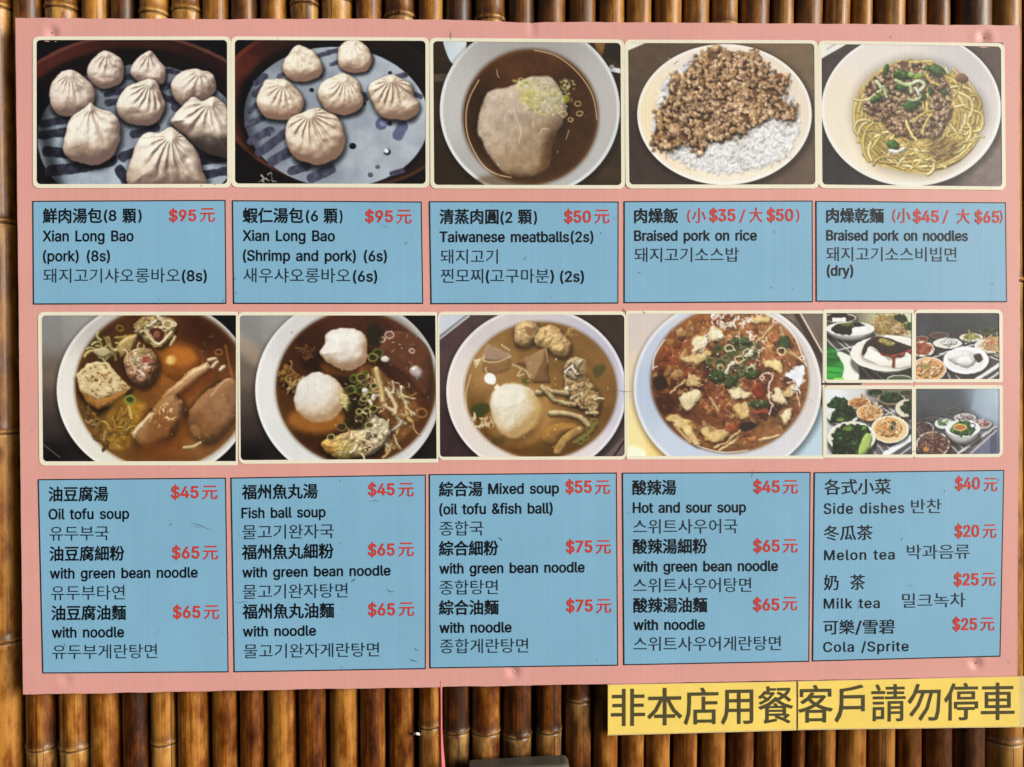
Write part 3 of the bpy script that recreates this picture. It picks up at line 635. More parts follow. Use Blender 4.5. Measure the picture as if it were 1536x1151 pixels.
def pic_fishball_soup():
    v = Cv((112, 124, 1247, 962), (330, 440), 3.8375, 7)
    steel_table(v, 0)
    v.X += 125; steel_table(v, 0); v.X -= 125
    v.fill(S_((112, 230), (240, 330), (210, 420), (112, 330)), (160, 138, 112), alpha=.6, aa=60)
    bowl(v, E_(738, 556, 535, 528), E_(782, 545, 458, 440), grad((270, 560, (216, 212, 202)), (480, 220, (196, 190, 182)), (1150, 250, (150, 142, 136)), (460, 900, (206, 204, 196)), (1150, 860, (200, 196, 188))),
         grad((205, 560, (232, 230, 222)), (500, 130, (206, 202, 196)), (1230, 320, (170, 164, 158)), (740, 1080, (220, 216, 208))),
         broth(grad((700, 160, (80, 42, 24)), (480, 300, (62, 31, 14)), (1100, 300, (74, 40, 26)), (420, 640, (90, 54, 18)), (600, 850, (60, 31, 9)), (1120, 750, (84, 48, 22)), (800, 500, (38, 21, 10)))), (116, 76, 38), 18, 26)
    v.fill(S_((480, 350), (580, 360), (600, 450), (500, 440), (460, 400)), (30, 16, 8), alpha=.6, aa=40)
    rad = S_((910, 330), (1000, 222), (1120, 240), (1210, 340), (1220, 500), (1190, 600), (1080, 500), (980, 420))
    v.lump(rad, broth((112, 68, 42), 3, .3, 60), R=50, amb=.6, alpha=.85, aa=12)
    v.lump(L_(60, (930, 350), (1090, 460), (1180, 570)), (104, 62, 36), R=30, amb=.5, alpha=.8, aa=10)
    for x, y, r in ((975, 240, 26), (932, 266, 18), (1105, 332, 16)): v.ring(x, y, r, (190, 170, 160), 6, inner=(120, 84, 66))
    v.lump(S_((1090, 440), (1130, 415), (1170, 455), (1150, 495), (1110, 480)), (170, 152, 142), R=24, amb=.5, spec=.35)
    v.squig(10, (980, 190, 1180, 420), (170, 140, 120), 5, 26, .6)
    cabbage(v, S_((350, 470), (380, 400), (430, 440), (470, 490), (420, 520), (350, 520)), (134, 88, 38), [(170, 122, 60), (146, 98, 42)], 16, (8, 14), 60)
    cabbage(v, S_((395, 520), (450, 490), (470, 510), (430, 570), (400, 560)), (160, 116, 62), [(190, 150, 92)], 8, (8, 12), 50)
    v.strands(S_((430, 330), (500, 320), (570, 370), (500, 370)), 10, 9, 14, 60, [(130, 84, 40), (110, 66, 30)], .5)
    v.fill(E_(720, 420, 140, 60), (120, 70, 26), alpha=.75, aa=50)
    v.fill(E_(560, 730, 170, 75), (160, 100, 32), alpha=.85, aa=60)
    fb = lambda X, Y, d: C((222, 212, 194)) * (1 + .08 * noise(X, Y, 40, 3, 4))[..., None]
    f1 = S_((572, 345), (605, 290), (610, 240), (660, 208), (720, 196), (800, 215), (840, 260), (850, 310), (840, 390), (770, 440), (700, 440), (640, 410), (600, 385))
    v.shadow(f1, 0, 10, 30, .3); v.lump(f1, lambda X, Y, d: fb(X, Y, d) * (1 - .4 * sm(370, 450, Y))[..., None] * C((1, 1, 1)), R=90, amb=.5, wob=7, ws=50, bump=lambda X, Y, d: 12 * noise(X, Y, 70, 4, 2), lo=(150, 118, 90), spec=.08, aa=7)
    v.fill(L_(9, (600, 350), (640, 300), (700, 310), (760, 330)), (226, 212, 200), alpha=.7, aa=8); v.ring(705, 240, 20, (228, 214, 204), 7)
    f2 = E_(572, 602, 147, 143)
    v.lump(f2, lambda X, Y, d: fb(X, Y, d) * (1 - .25 * sm(690, 750, Y))[..., None], R=120, amb=.62, wob=7, ws=60, bump=lambda X, Y, d: 5 * noise(X, Y, 50, 4, 2), lo=(166, 130, 92), aa=9)
    v.lump(E_(725, 625, 32, 55, -20), (214, 190, 120), R=20, amb=.5, wob=10, ws=16, bump=lambda X, Y, d: 14 * noise(X, Y, 14, 2, 2))
    mass = S_((800, 440), (900, 420), (960, 480), (1050, 540), (1110, 600), (1150, 680), (1120, 770), (1040, 850), (960, 900), (900, 830), (930, 720), (880, 620), (800, 560))
    v.fill(mass, broth((116, 78, 36), 5, .8, 40), alpha=.8, aa=30)
    v.strands(mass, 34, 10, 24, 90, [(206, 178, 130), (176, 138, 84), (222, 202, 166), (150, 104, 52), (196, 160, 96)], .4, 1.1)
    low = S_((585, 880), (620, 830), (700, 810), (800, 770), (860, 700), (930, 720), (990, 790), (950, 860), (900, 920), (800, 945), (660, 948))
    v.shadow(low, 0, 8, 30, .5)
    v.lump(low, lambda X, Y, d: grad((620, 890, (196, 134, 50)), (760, 830, (196, 164, 116)), (900, 760, (206, 186, 148)), (720, 935, (186, 166, 70)), (900, 880, (170, 150, 118)))(X, Y) * (1 + .5 * noise(X, Y, 24, 5, 3))[..., None], R=34, amb=.45, wob=12, ws=40, bump=lambda X, Y, d: 30 * noise(X, Y, 44, 5, 3), spec=.2)
    v.strands(low, 9, 8, 14, 60, [(216, 188, 136), (190, 150, 90), (226, 210, 176)], .5, -.4)
    for x, y in v.inside(S_((800, 860), (920, 800), (950, 830), (880, 900), (820, 910)), 22): v.fill(E_(x, y, 7, 5), (70, 50, 30), alpha=.7)
    v.lump(L_(34, (900, 440), (925, 530), (940, 620)), (206, 170, 104), R=17, amb=.5, spec=.25); v.lump(L_(26, (960, 560), (1010, 640), (1010, 690)), (214, 186, 130), R=13, amb=.5, spec=.25)
    v.lump(P_((1040, 570), (1115, 612), (1050, 605)), (206, 176, 110), R=14, amb=.6)
    v.fill(S_((850, 190), (930, 200), (920, 290), (860, 290)), (34, 34, 18), alpha=.8, aa=20); v.fill(S_((760, 600), (860, 640), (840, 780), (720, 770), (730, 660)), (40, 34, 14), alpha=.75, aa=26)
    for x, y in v.inside(S_((770, 470), (880, 520), (900, 640), (860, 720), (760, 660), (740, 560)), 22) + [(910, 345), (880, 370), (840, 460), (700, 770), (800, 720), (640, 830), (860, 760)]:
        r = v.r.uniform(13, 28); c = C(v.r.choice([(132, 132, 60), (96, 104, 40), (160, 150, 92), (116, 96, 50)])); v.ring(x, y, r, c, 8, inner=C((52, 44, 18)))
    for e in (E_(835, 560, 18, 16), E_(885, 600, 14, 20), E_(950, 380, 24, 18)): v.lump(e, (224, 214, 196), R=12, amb=.6)
    v.squig(24, (830, 450, 1120, 720), (236, 216, 180), 6, 26, .7)
    for x in (1160, 1060): v.ring(x, 690, 30, (150, 96, 50), 10)
    v.warp(E_(782, 545, 452, 434), 5, 24); v.mottle(E_(782, 545, 452, 434), .14, 22); v.glints(E_(860, 560, 360, 370), 60, (236, 214, 184))
    return v.finish()

def pic_mixed_soup():
    v = Cv((146, 120, 1221, 945), (620, 440), 3.8375, 8)
    v.img[:] = grad((200, 350, (82, 62, 60)), (220, 880, (64, 44, 46)), (1180, 180, (62, 46, 38)), (1150, 900, (78, 62, 62)))(v.X, v.Y) * (1 + .2 * noise(v.X, v.Y, 40, 2, 3))[..., None]
    v.fill(P_((140, 110), (330, 120), (140, 262)), (184, 188, 194)); v.fill(L_(7, (146, 250), (275, 150), (310, 124)), (96, 96, 104)); v.fill(L_(6, (146, 268), (322, 132)), (200, 200, 196))
    v.fill(P_((1090, 945), (1221, 820), (1221, 945)), (112, 92, 88), alpha=.7); v.fill(L_(12, (1150, 945), (1215, 850)), (40, 32, 30))
    bowl(v, E_(708, 566, 518, 484), E_(734, 560, 436, 392), grad((240, 620, (218, 200, 186)), (520, 180, (190, 178, 174)), (1140, 300, (172, 168, 180)), (1190, 620, (182, 178, 190)), (500, 900, (214, 196, 182)), (950, 900, (206, 192, 188))),
         grad((195, 600, (232, 218, 206)), (600, 110, (212, 204, 204)), (1220, 500, (206, 202, 210)), (720, 1050, (224, 212, 204))),
         broth(lambda X, Y: C((1.03, 1.06, 1.04)) * grad((420, 460, (154, 112, 66)), (760, 250, (120, 84, 42)), (1080, 420, (116, 82, 40)), (560, 880, (92, 56, 16)), (760, 700, (140, 98, 48)), (1050, 760, (104, 70, 28)), (420, 760, (96, 62, 20)), (900, 900, (84, 52, 16)))(X, Y)), (134, 98, 52), 16, 24)
    v.fill(E_(600, 690, 190, 190), (176, 130, 66), alpha=.65, aa=70)
    for sh, c in ((S_((580, 250), (590, 190), (640, 162), (710, 175), (730, 220), (690, 280), (640, 310), (595, 295)), (206, 164, 108)), (S_((695, 280), (730, 200), (790, 182), (850, 220), (905, 285), (900, 350), (840, 365), (760, 320)), (212, 168, 106))):
        v.shadow(sh, 4, 14, 26, .45); v.lump(sh, lambda X, Y, d, c=c: C(c) * (1 + .3 * noise(X, Y, 30, 3, 3))[..., None], R=44, amb=.45, wob=9, ws=44, bump=lambda X, Y, d: 22 * noise(X, Y, 36, 5, 3), spec=.12)
    v.fill(S_((640, 200), (660, 190), (690, 225), (670, 245)), (130, 88, 46), alpha=.7, aa=12)
    t1 = P_((405, 330), (430, 292), (565, 352), (560, 375), (470, 395), (400, 385)); t2 = P_((400, 385), (470, 395), (560, 375), (560, 440), (480, 470), (395, 450))
    v.lump(t2, (132, 98, 58), R=20, amb=.65, alpha=.7, aa=20); v.lump(t1, (166, 134, 106), R=16, amb=.65, wob=5, aa=6); v.fill(L_(7, (400, 388), (470, 397), (565, 360)), (206, 176, 132), alpha=.8)
    u1 = P_((595, 405), (640, 365), (760, 316), (782, 345), (780, 460), (790, 520), (690, 520), (660, 430)); u2 = P_((595, 405), (640, 365), (750, 320), (770, 380), (700, 420), (660, 430))
    v.lump(u1, (136, 100, 58), R=26, amb=.6, wob=5, aa=10); v.fill(P_((640, 372), (758, 318), (740, 400), (690, 500), (650, 430)), (158, 124, 86), alpha=.75, aa=8); v.fill(L_(6, (762, 320), (776, 400)), (190, 150, 96), alpha=.8)
    fb = S_((450, 690), (452, 580), (520, 525), (600, 520), (690, 560), (730, 640), (715, 730), (660, 800), (580, 835), (500, 800))
    v.shadow(fb, 10, 20, 40, .25)
    v.lump(fb, lambda X, Y, d: C((226, 214, 186)) * (1 + .08 * noise(X, Y, 44, 3, 4))[..., None], R=130, amb=.68, wob=6, ws=60, lo=(176, 138, 86), aa=14, bump=lambda X, Y, d: 9 * noise(X, Y, 40, 4, 3))
    v.fill(S_((640, 560), (740, 620), (745, 700), (690, 780), (715, 680)), (190, 150, 86), alpha=.6, aa=40)
    cb = S_((870, 500), (900, 470), (990, 480), (1040, 540), (1080, 620), (1050, 690), (980, 670), (920, 640), (880, 570))
    cabbage(v, cb, (186, 150, 98), [(216, 184, 132), (190, 152, 98), (228, 206, 160)], 26, (9, 16), 80)
    cabbage(v, S_((860, 440), (900, 380), (960, 370), (990, 400), (980, 470), (920, 475), (880, 460)), (190, 164, 120), [(226, 210, 180), (206, 182, 140)], 12, (9, 14), 60)
    v.fill(L_(10, (870, 440), (910, 405), (945, 440), (960, 470)), (92, 66, 44), alpha=.8); v.fill(L_(9, (870, 455), (905, 425), (935, 455)), (236, 224, 200), alpha=.9)
    v.fill(S_((990, 380), (1010, 440), (980, 480), (970, 430)), (150, 112, 62), alpha=.7, aa=14)
    for w, *p in ((30, (715, 570), (790, 565), (885, 575)), (26, (740, 540), (790, 590), (830, 620), (930, 640)), (30, (790, 690), (870, 690), (960, 715), (1010, 760)), (22, (1000, 690), (1060, 690))):
        v.shadow(L_(w, *p), 3, 9, 12, .4); v.lump(L_(w, *p), broth((186, 160, 110), 3, .4, 24), R=w / 2, amb=.55, spec=.15, wob=3, ws=24)
    v.lump(S_((735, 830), (760, 770), (850, 745), (940, 755), (940, 790), (860, 830), (820, 875), (760, 870)), (170, 120, 52), R=50, amb=.5, wob=5, aa=12)
    v.lump(L_(52, (830, 910), (880, 840), (960, 790)), broth((176, 136, 72), 4, .3, 30), R=22, amb=.5, wob=4); v.lump(L_(34, (930, 860), (1000, 820), (1050, 760)), (128, 112, 52), R=16, amb=.5, alpha=.85, aa=8, wob=6)
    for x, y in ((960, 850), (1020, 780), (990, 830), (1040, 740)): v.ring(x, y, 20, (110, 110, 52), 8)
    v.fill(S_((330, 680), (360, 640), (430, 635), (440, 680), (380, 715)), (58, 66, 26), alpha=.85, aa=20); v.fill(S_((1030, 440), (1080, 410), (1110, 430), (1060, 490)), (70, 72, 34), alpha=.75, aa=22); v.fill(E_(490, 850, 40, 24), (72, 62, 20), alpha=.6, aa=24); v.fill(E_(645, 505, 26, 18), (84, 84, 40), alpha=.8, aa=14)
    v.fill(E_(443, 492, 30, 36, -30), (255, 246, 222), aa=10); v.fill(E_(480, 540, 18, 10, -40), (246, 230, 190), aa=8); v.fill(E_(760, 545, 26, 12), (196, 166, 110), alpha=.7, aa=12)
    for p in (((575, 415), (620, 440), (600, 480), (640, 470)), ((620, 435), (655, 455), (675, 490)), ((510, 300), (555, 330))): v.lump(L_(13, *p), (206, 172, 124), R=7, amb=.55)
    v.squig(20, (340, 700, 460, 780), (226, 196, 160), 7, 34, .9); v.squig(10, (350, 380, 420, 430), (240, 220, 180), 6, 30); v.squig(8, (860, 200, 960, 240), (190, 150, 90), 5, 40)
    v.fill(L_(6, (310, 680), (303, 580), (330, 470)), (214, 180, 130), alpha=.8)
    v.warp(E_(734, 560, 430, 386), 5, 26); v.mottle(E_(734, 560, 430, 386), .10, 26); v.glints(E_(760, 560, 390, 350), 36, (244, 222, 176))
    return v.finish()

def pic_hot_sour():
    v = Cv((150, 110, 1290, 942), (900, 440), 3.8375, 9)
    v.img[:] = grad((190, 200, (196, 178, 168)), (190, 500, (214, 190, 154)), (190, 800, (240, 208, 138)), (330, 920, (238, 196, 112)), (1180, 180, (110, 94, 82)), (1270, 300, (92, 76, 66)), (1270, 700, (168, 190, 200)), (1180, 900, (170, 194, 206)))(v.X, v.Y)
    v.fill(S_((175, 880), (260, 910), (240, 960), (150, 960)), (255, 248, 196), alpha=.9, aa=40)
    v.fill(P_((1110, 110), (1140, 110), (1290, 360), (1290, 430)), (62, 44, 36), aa=8); v.fill(L_(10, (1155, 118), (1285, 350)), (206, 180, 160)); v.fill(L_(7, (1175, 112), (1290, 330)), (120, 96, 82)); v.fill(S_((1255, 560), (1290, 560), (1290, 650), (1270, 640)), (66, 60, 60), aa=16)
    bowl(v, E_(734, 546, 541, 512), E_(746, 500, 452, 418), grad((250, 560, (164, 178, 198)), (330, 250, (172, 182, 198)), (1230, 600, (204, 192, 184)), (1200, 420, (200, 188, 178)), (480, 880, (178, 190, 206)), (1000, 870, (198, 196, 198)), (420, 140, (190, 190, 196))),
         grad((200, 560, (204, 206, 212)), (1270, 560, (224, 214, 206)), (735, 1060, (206, 210, 216))),
         broth(lambda X, Y: 1.02 * grad((450, 260, (132, 74, 36)), (700, 160, (146, 96, 48)), (400, 600, (88, 48, 26)), (700, 640, (120, 66, 36)), (1050, 300, (150, 96, 52)), (1000, 760, (120, 80, 44)), (700, 860, (118, 76, 38)), (900, 500, (100, 54, 32)))(X, Y), 3, .8, 60), (150, 108, 62), 18, 20)
    soup = E_(746, 500, 430, 396)
    def ribbons(k, sc, sd, col, al):
        dd = sdist(soup, v.X, v.Y); n = noise(v.X, v.Y, sc, sd, 3)
        m = (1 - sm(.0, k, np.abs(n))) * (1 - sm(-30, 0, dd)) * sm(-.12, .1, noise(v.X, v.Y, 120, sd + 1, 2)) * al
        v.img = v.img * (1 - m[..., None]) + C(col) * m[..., None]
    ribbons(.05, 90, 2, (206, 150, 84), .75); ribbons(.04, 60, 5, (226, 184, 118), .6); ribbons(.05, 70, 1, (70, 36, 20), .6); ribbons(.03, 46, 4, (170, 74, 40), .5)
    for x, y in v.inside(soup, 170):
        r = v.r.uniform(14, 42)
        c = C(v.r.choice([(176, 122, 66), (146, 86, 44), (196, 150, 92), (104, 54, 28), (150, 70, 42), (84, 44, 26)]))
        v.lump(E_(x, y, r, r * v.r.uniform(.3, .7), v.r.uniform(0, 180)), c, R=r * .5, amb=.6, wob=r * .35, ws=r, alpha=.7, aa=6, spec=.08)
    v.fill(S_((305, 490), (370, 480), (390, 540), (330, 560)), (48, 30, 20), alpha=.85, aa=14); v.fill(S_((330, 600), (420, 590), (420, 680), (350, 690)), (66, 34, 22), alpha=.7, aa=20)
    v.fill(S_((800, 760), (880, 735), (900, 760), (830, 800)), (40, 28, 22), alpha=.9, aa=12); v.fill(S_((960, 650), (1040, 640), (1000, 720)), (54, 32, 24), alpha=.8, aa=14)
    egg = [(232, 192, 122), (222, 174, 98), (240, 212, 156), (206, 156, 84)]
    for sh in (S_((470, 380), (540, 360), (620, 330), (650, 350), (600, 390), (520, 410)), S_((500, 480), (530, 460), (580, 500), (590, 530), (530, 540), (495, 520)), S_((460, 590), (510, 560), (570, 560), (560, 620), (490, 680)), S_((735, 550), (800, 545), (860, 580), (830, 610), (760, 600)),
               S_((770, 640), (830, 630), (855, 660), (850, 720), (800, 715)), S_((940, 400), (1000, 380), (1050, 400), (1040, 450), (980, 430)), S_((980, 590), (1030, 540), (1050, 560), (1085, 640), (1010, 625)), S_((580, 780), (620, 760), (650, 800), (720, 770), (745, 800), (690, 850), (610, 840)),
               S_((380, 720), (450, 705), (500, 730), (540, 790), (580, 870), (540, 870), (470, 780)), S_((540, 270), (600, 245), (620, 280), (540, 340)), S_((620, 230), (650, 190), (720, 250), (650, 270)), S_((1060, 560), (1120, 530), (1110, 590), (1070, 605)), S_((1040, 700), (1080, 660), (1110, 690), (1060, 760)), S_((860, 150), (960, 130), (980, 160), (900, 170))):
        v.shadow(sh, 3, 9, 16, .45)
        v.lump(sh, broth(v.r.choice(egg), v.r.randint(0, 9), .5, 26), R=12, amb=.74, wob=15, ws=30, spec=.05, alpha=.9, aa=10, bump=lambda X, Y, d: 6 * noise(X, Y, 30, 3, 2))
        v.fill(sh, (250, 226, 176), alpha=.28, aa=30, wob=24, ws=26)
    for p in (((410, 575), (490, 500)), ((900, 290), (1000, 185)), ((660, 890), (740, 850), (810, 790)), ((690, 905), (780, 850)), ((640, 610), (680, 680)), ((430, 760), (520, 860)), ((1100, 340), (1190, 415)), ((920, 850), (1030, 820)), ((1040, 200), (1090, 330))):
        v.lump(L_(v.r.uniform(12, 20), *p), (206, 164, 108), R=9, amb=.5, spec=.2)
    v.lump(S_((885, 540), (940, 520), (950, 580), (900, 610)), (160, 58, 36), R=20, amb=.6, alpha=.85, aa=10); v.lump(S_((720, 760), (800, 750), (790, 800), (730, 800)), (164, 70, 36), R=20, amb=.6, alpha=.7, aa=10); v.lump(L_(16, (860, 690), (970, 680)), (168, 80, 44), R=8, amb=.6)
    g = S_((640, 330), (680, 265), (780, 245), (900, 270), (930, 330), (920, 420), (900, 470), (780, 540), (660, 500), (620, 420))
    for x, y in v.inside(g, 150): v.fill(E_(x, y, v.r.uniform(3, 7), v.r.uniform(3, 5)), (40, 26, 18), alpha=.7)
    for x, y in v.inside(S_((560, 420), (640, 410), (680, 530), (620, 600), (560, 520)), 110): v.fill(E_(x, y, v.r.uniform(2, 6), v.r.uniform(2, 4)), (44, 28, 18), alpha=.8)
    for x, y in v.inside(g, 44):
        c = C(v.r.choice([(84, 94, 52), (108, 116, 72), (60, 70, 38), (150, 150, 104)]))
        if v.r.random() < .5: v.ring(x, y, v.r.uniform(14, 26), c, 9, inner=C((70, 66, 34)))
        else: v.lump(E_(x, y, v.r.uniform(14, 28), v.r.uniform(8, 14), v.r.uniform(0, 180)), c, R=10, amb=.5, wob=3, ws=14, spec=.15)
    for sh in (S_((625, 470), (690, 440), (720, 480), (690, 510), (640, 500)), S_((720, 520), (740, 480), (790, 475), (790, 510), (740, 540)), S_((750, 265), (850, 255), (870, 290), (770, 290)), S_((840, 450), (920, 445), (900, 480), (850, 485)), P_((855, 625), (890, 612), (960, 618), (965, 645), (900, 660), (860, 652)), S_((1030, 260), (1080, 245), (1095, 300), (1040, 320))):
        v.shadow(sh, 2, 8, 10, .4); v.lump(sh, broth((66, 84, 44), 3, .7, 20), R=14, amb=.6, wob=7, ws=18, spec=.06)
    for x, y in ((745, 315), (850, 345), (1045, 335), (800, 380)): v.ring(x, y, 24, (200, 196, 150), 8)
    v.lump(L_(20, (730, 460), (745, 420), (770, 400)), (216, 206, 176), R=10, amb=.6); v.lump(L_(14, (840, 360), (880, 330)), (226, 216, 190), R=8, amb=.6)
    wh = (250, 240, 228)
    v.squig(46, (640, 120, 880, 250), wh, 9, 26, .85); v.squig(18, (860, 250, 960, 420), wh, 8, 22, .8); v.squig(14, (560, 240, 640, 360), wh, 6, 30, .8); v.squig(26, (300, 130, 1180, 860), (226, 180, 130), 4, 30, .6)
    v.fill(S_((1070, 470), (1110, 440), (1170, 420), (1165, 500), (1150, 550), (1110, 500)), (236, 240, 244), aa=10, wob=16, ws=30); v.squig(12, (1070, 430, 1180, 560), wh, 8, 40)
    for w, *p in ((8, (930, 470), (975, 460), (990, 480), (970, 540), (975, 620), (990, 650), (975, 700)), (7, (950, 115), (1050, 170), (1120, 250), (1165, 360), (1190, 420)), (6, (305, 440), (315, 360), (370, 270)), (6, (1130, 560), (1150, 650)), (5, (560, 880), (700, 915), (850, 905)), (6, (305, 430), (330, 420))):
        v.fill(L_(w, *p), (240, 222, 204), alpha=.85)
    for x, y in ((935, 488), (915, 122), (1165, 372), (1010, 160)): v.ring(x, y, 14, (236, 214, 196), 6)
    v.warp(E_(746, 500, 446, 412), 10, 22); v.mottle(E_(746, 500, 446, 412), .30, 20); v.glints(E_(780, 420, 400, 330), 110)
    return v.finish()

def plate(v, cx, cy, rx, ry, c=(226, 222, 208), inn=(206, 198, 180), deep=0, rim=7):
    e = E_(cx, cy, rx, ry)
    v.shadow(e, 4, ry * .2 + deep * .6, 18, .55)
    if deep:
        v.lump(S_((cx - rx, cy), (cx - rx * .8, cy + deep * .75), (cx - rx * .3, cy + ry * .6 + deep * .8), (cx + rx * .3, cy + ry * .6 + deep * .8), (cx + rx * .8, cy + deep * .75), (cx + rx, cy), (cx, cy - ry * .2)), C(c) * .8, R=30, amb=.5)
    v.fill(e, c, aa=5); v.fill(E_(cx, cy + 1, rx - rim, ry - rim * .7), inn, aa=5)

def rack(v, seed=0, lines=()):
    for p, q in lines:
        v.fill(L_(9, p, q), (206, 204, 198), alpha=.9, aa=5); v.fill(L_(3, (p[0] + 3, p[1] + 5), (q[0] + 3, q[1] + 5)), (90, 88, 86), alpha=.7)

def heap(v, sh, base, cols, n, r0=6, r1=14, strand=0, ln=40):
    v.lump(sh, base, R=24, amb=.5, wob=6, ws=24)
    if strand: v.strands(sh, n, r0, r1, ln, cols, .7)
    else: 
        for x, y in v.inside(sh, n):
            r = v.r.uniform(r0, r1); v.lump(E_(x, y, r, r * v.r.uniform(.4, .8), v.r.uniform(0, 180)), C(v.r.choice(cols)) * v.r.uniform(.8, 1.15), R=r * .7, amb=.45, wob=r * .2, ws=r, spec=.15)

def pic_side_tofu():
    v = Cv((111, 91, 734, 579), (1216, 450), 4.797, 10)
    v.img[:] = grad((140, 120, (96, 84, 70)), (600, 130, (170, 168, 130)), (720, 120, (190, 200, 160)), (200, 450, (60, 58, 54)), (500, 540, (58, 54, 50)), (720, 550, (90, 84, 80)))(v.X, v.Y)
    rack(v, 0, [((115, 285), (200, 370)), ((160, 270), (520, 575)), ((300, 420), (450, 575)), ((180, 250), (290, 350)), ((160, 370), (330, 330)), ((560, 520), (640, 575)), ((420, 560), (380, 500)), ((680, 540), (730, 570)), ((480, 540), (540, 580))])
    plate(v, 210, 130, 118, 34, (222, 222, 216), (60, 44, 34)); v.fill(P_((155, 128), (250, 122), (256, 155), (158, 160)), (232, 226, 206)); v.fill(S_((150, 100), (250, 96), (262, 124), (150, 128)), (34, 22, 18))
    heap(v, S_((440, 180), (480, 120), (560, 115), (660, 150), (690, 210), (640, 255), (520, 245), (460, 230)), (176, 140, 80), [(206, 176, 112), (190, 146, 90), (160, 150, 70), (220, 190, 140)], 60, 6, 11, 1, 60)
    heap(v, S_((600, 130), (640, 105), (690, 120), (690, 150), (630, 155)), (44, 62, 38), [(50, 76, 40), (36, 52, 32)], 12)
    heap(v, S_((670, 180), (720, 160), (735, 220), (690, 210)), (70, 90, 50), [(80, 100, 50), (60, 76, 40)], 10)
    plate(v, 285, 208, 172, 50, (232, 230, 222), (214, 210, 198), 66)
    v.fill(S_((150, 220), (180, 180), (260, 165), (360, 165), (390, 190), (310, 200), (290, 250), (200, 245)), (34, 22, 18), aa=6, wob=5, ws=20)
    v.fill(P_((298, 206), (392, 186), (408, 222), (302, 246)), (236, 228, 210)); heap(v, S_((220, 180), (260, 160), (310, 165), (300, 190), (240, 195)), (96, 110, 50), [(130, 140, 66), (90, 104, 44)], 14, 4, 8)
    v.fill(S_((105, 350), (160, 340), (210, 400), (240, 470), (235, 585), (105, 585)), lambda X, Y, d: C((42, 120, 48)) * (1 + .9 * noise(X * .3, Y, 40, 3, 2))[..., None], aa=8)
    for y in (390, 425, 470, 515): v.fill(L_(6, (110, y), (225, y + 14)), (24, 76, 30), alpha=.7)
    v.fill(S_((190, 380), (260, 390), (330, 450), (350, 530), (330, 585), (230, 585), (240, 480)), (222, 224, 200), aa=10); v.fill(L_(30, (180, 575), (230, 575)), (130, 200, 70), aa=10)
    plate(v, 560, 385, 272, 128, (236, 232, 220), (220, 212, 192), 70, 12)
    v.shadow(S_((380, 420), (420, 340), (730, 420), (730, 480), (600, 480)), 0, 10, 20, .3)
    v.fill(P_((410, 338), (520, 400), (560, 440), (734, 400), (734, 470), (640, 488), (500, 470), (386, 415)), lambda X, Y, d: C((238, 230, 206)) * (1 - .12 * sm(420, 480, Y))[..., None], aa=5)
    v.lump(S_((368, 400), (380, 330), (430, 275), (500, 262), (600, 290), (734, 345), (734, 375), (690, 370), (650, 410), (610, 408), (520, 395), (470, 350), (420, 335), (395, 380)), (46, 24, 20), R=20, amb=.6, wob=4, spec=.15)
    v.lump(S_((500, 385), (560, 395), (640, 385), (734, 350), (734, 400), (690, 375), (670, 410), (630, 405), (612, 420), (605, 485), (585, 480), (585, 420), (520, 405)), (126, 36, 26), R=12, amb=.6, spec=.3)
    heap(v, S_((490, 300), (510, 270), (560, 290), (605, 315), (590, 335), (530, 325)), (150, 130, 70), [(206, 190, 130), (180, 160, 90), (130, 130, 60)], 30, 5, 10)
    plate(v, 640, 570, 90, 30, (214, 206, 190), (70, 84, 60))
    v.warp(E_(v.X.mean(), v.Y.mean(), 900, 900), 4, 24)
    return v.finish(2.4, con=.7, gain=1.06, sat=.86)

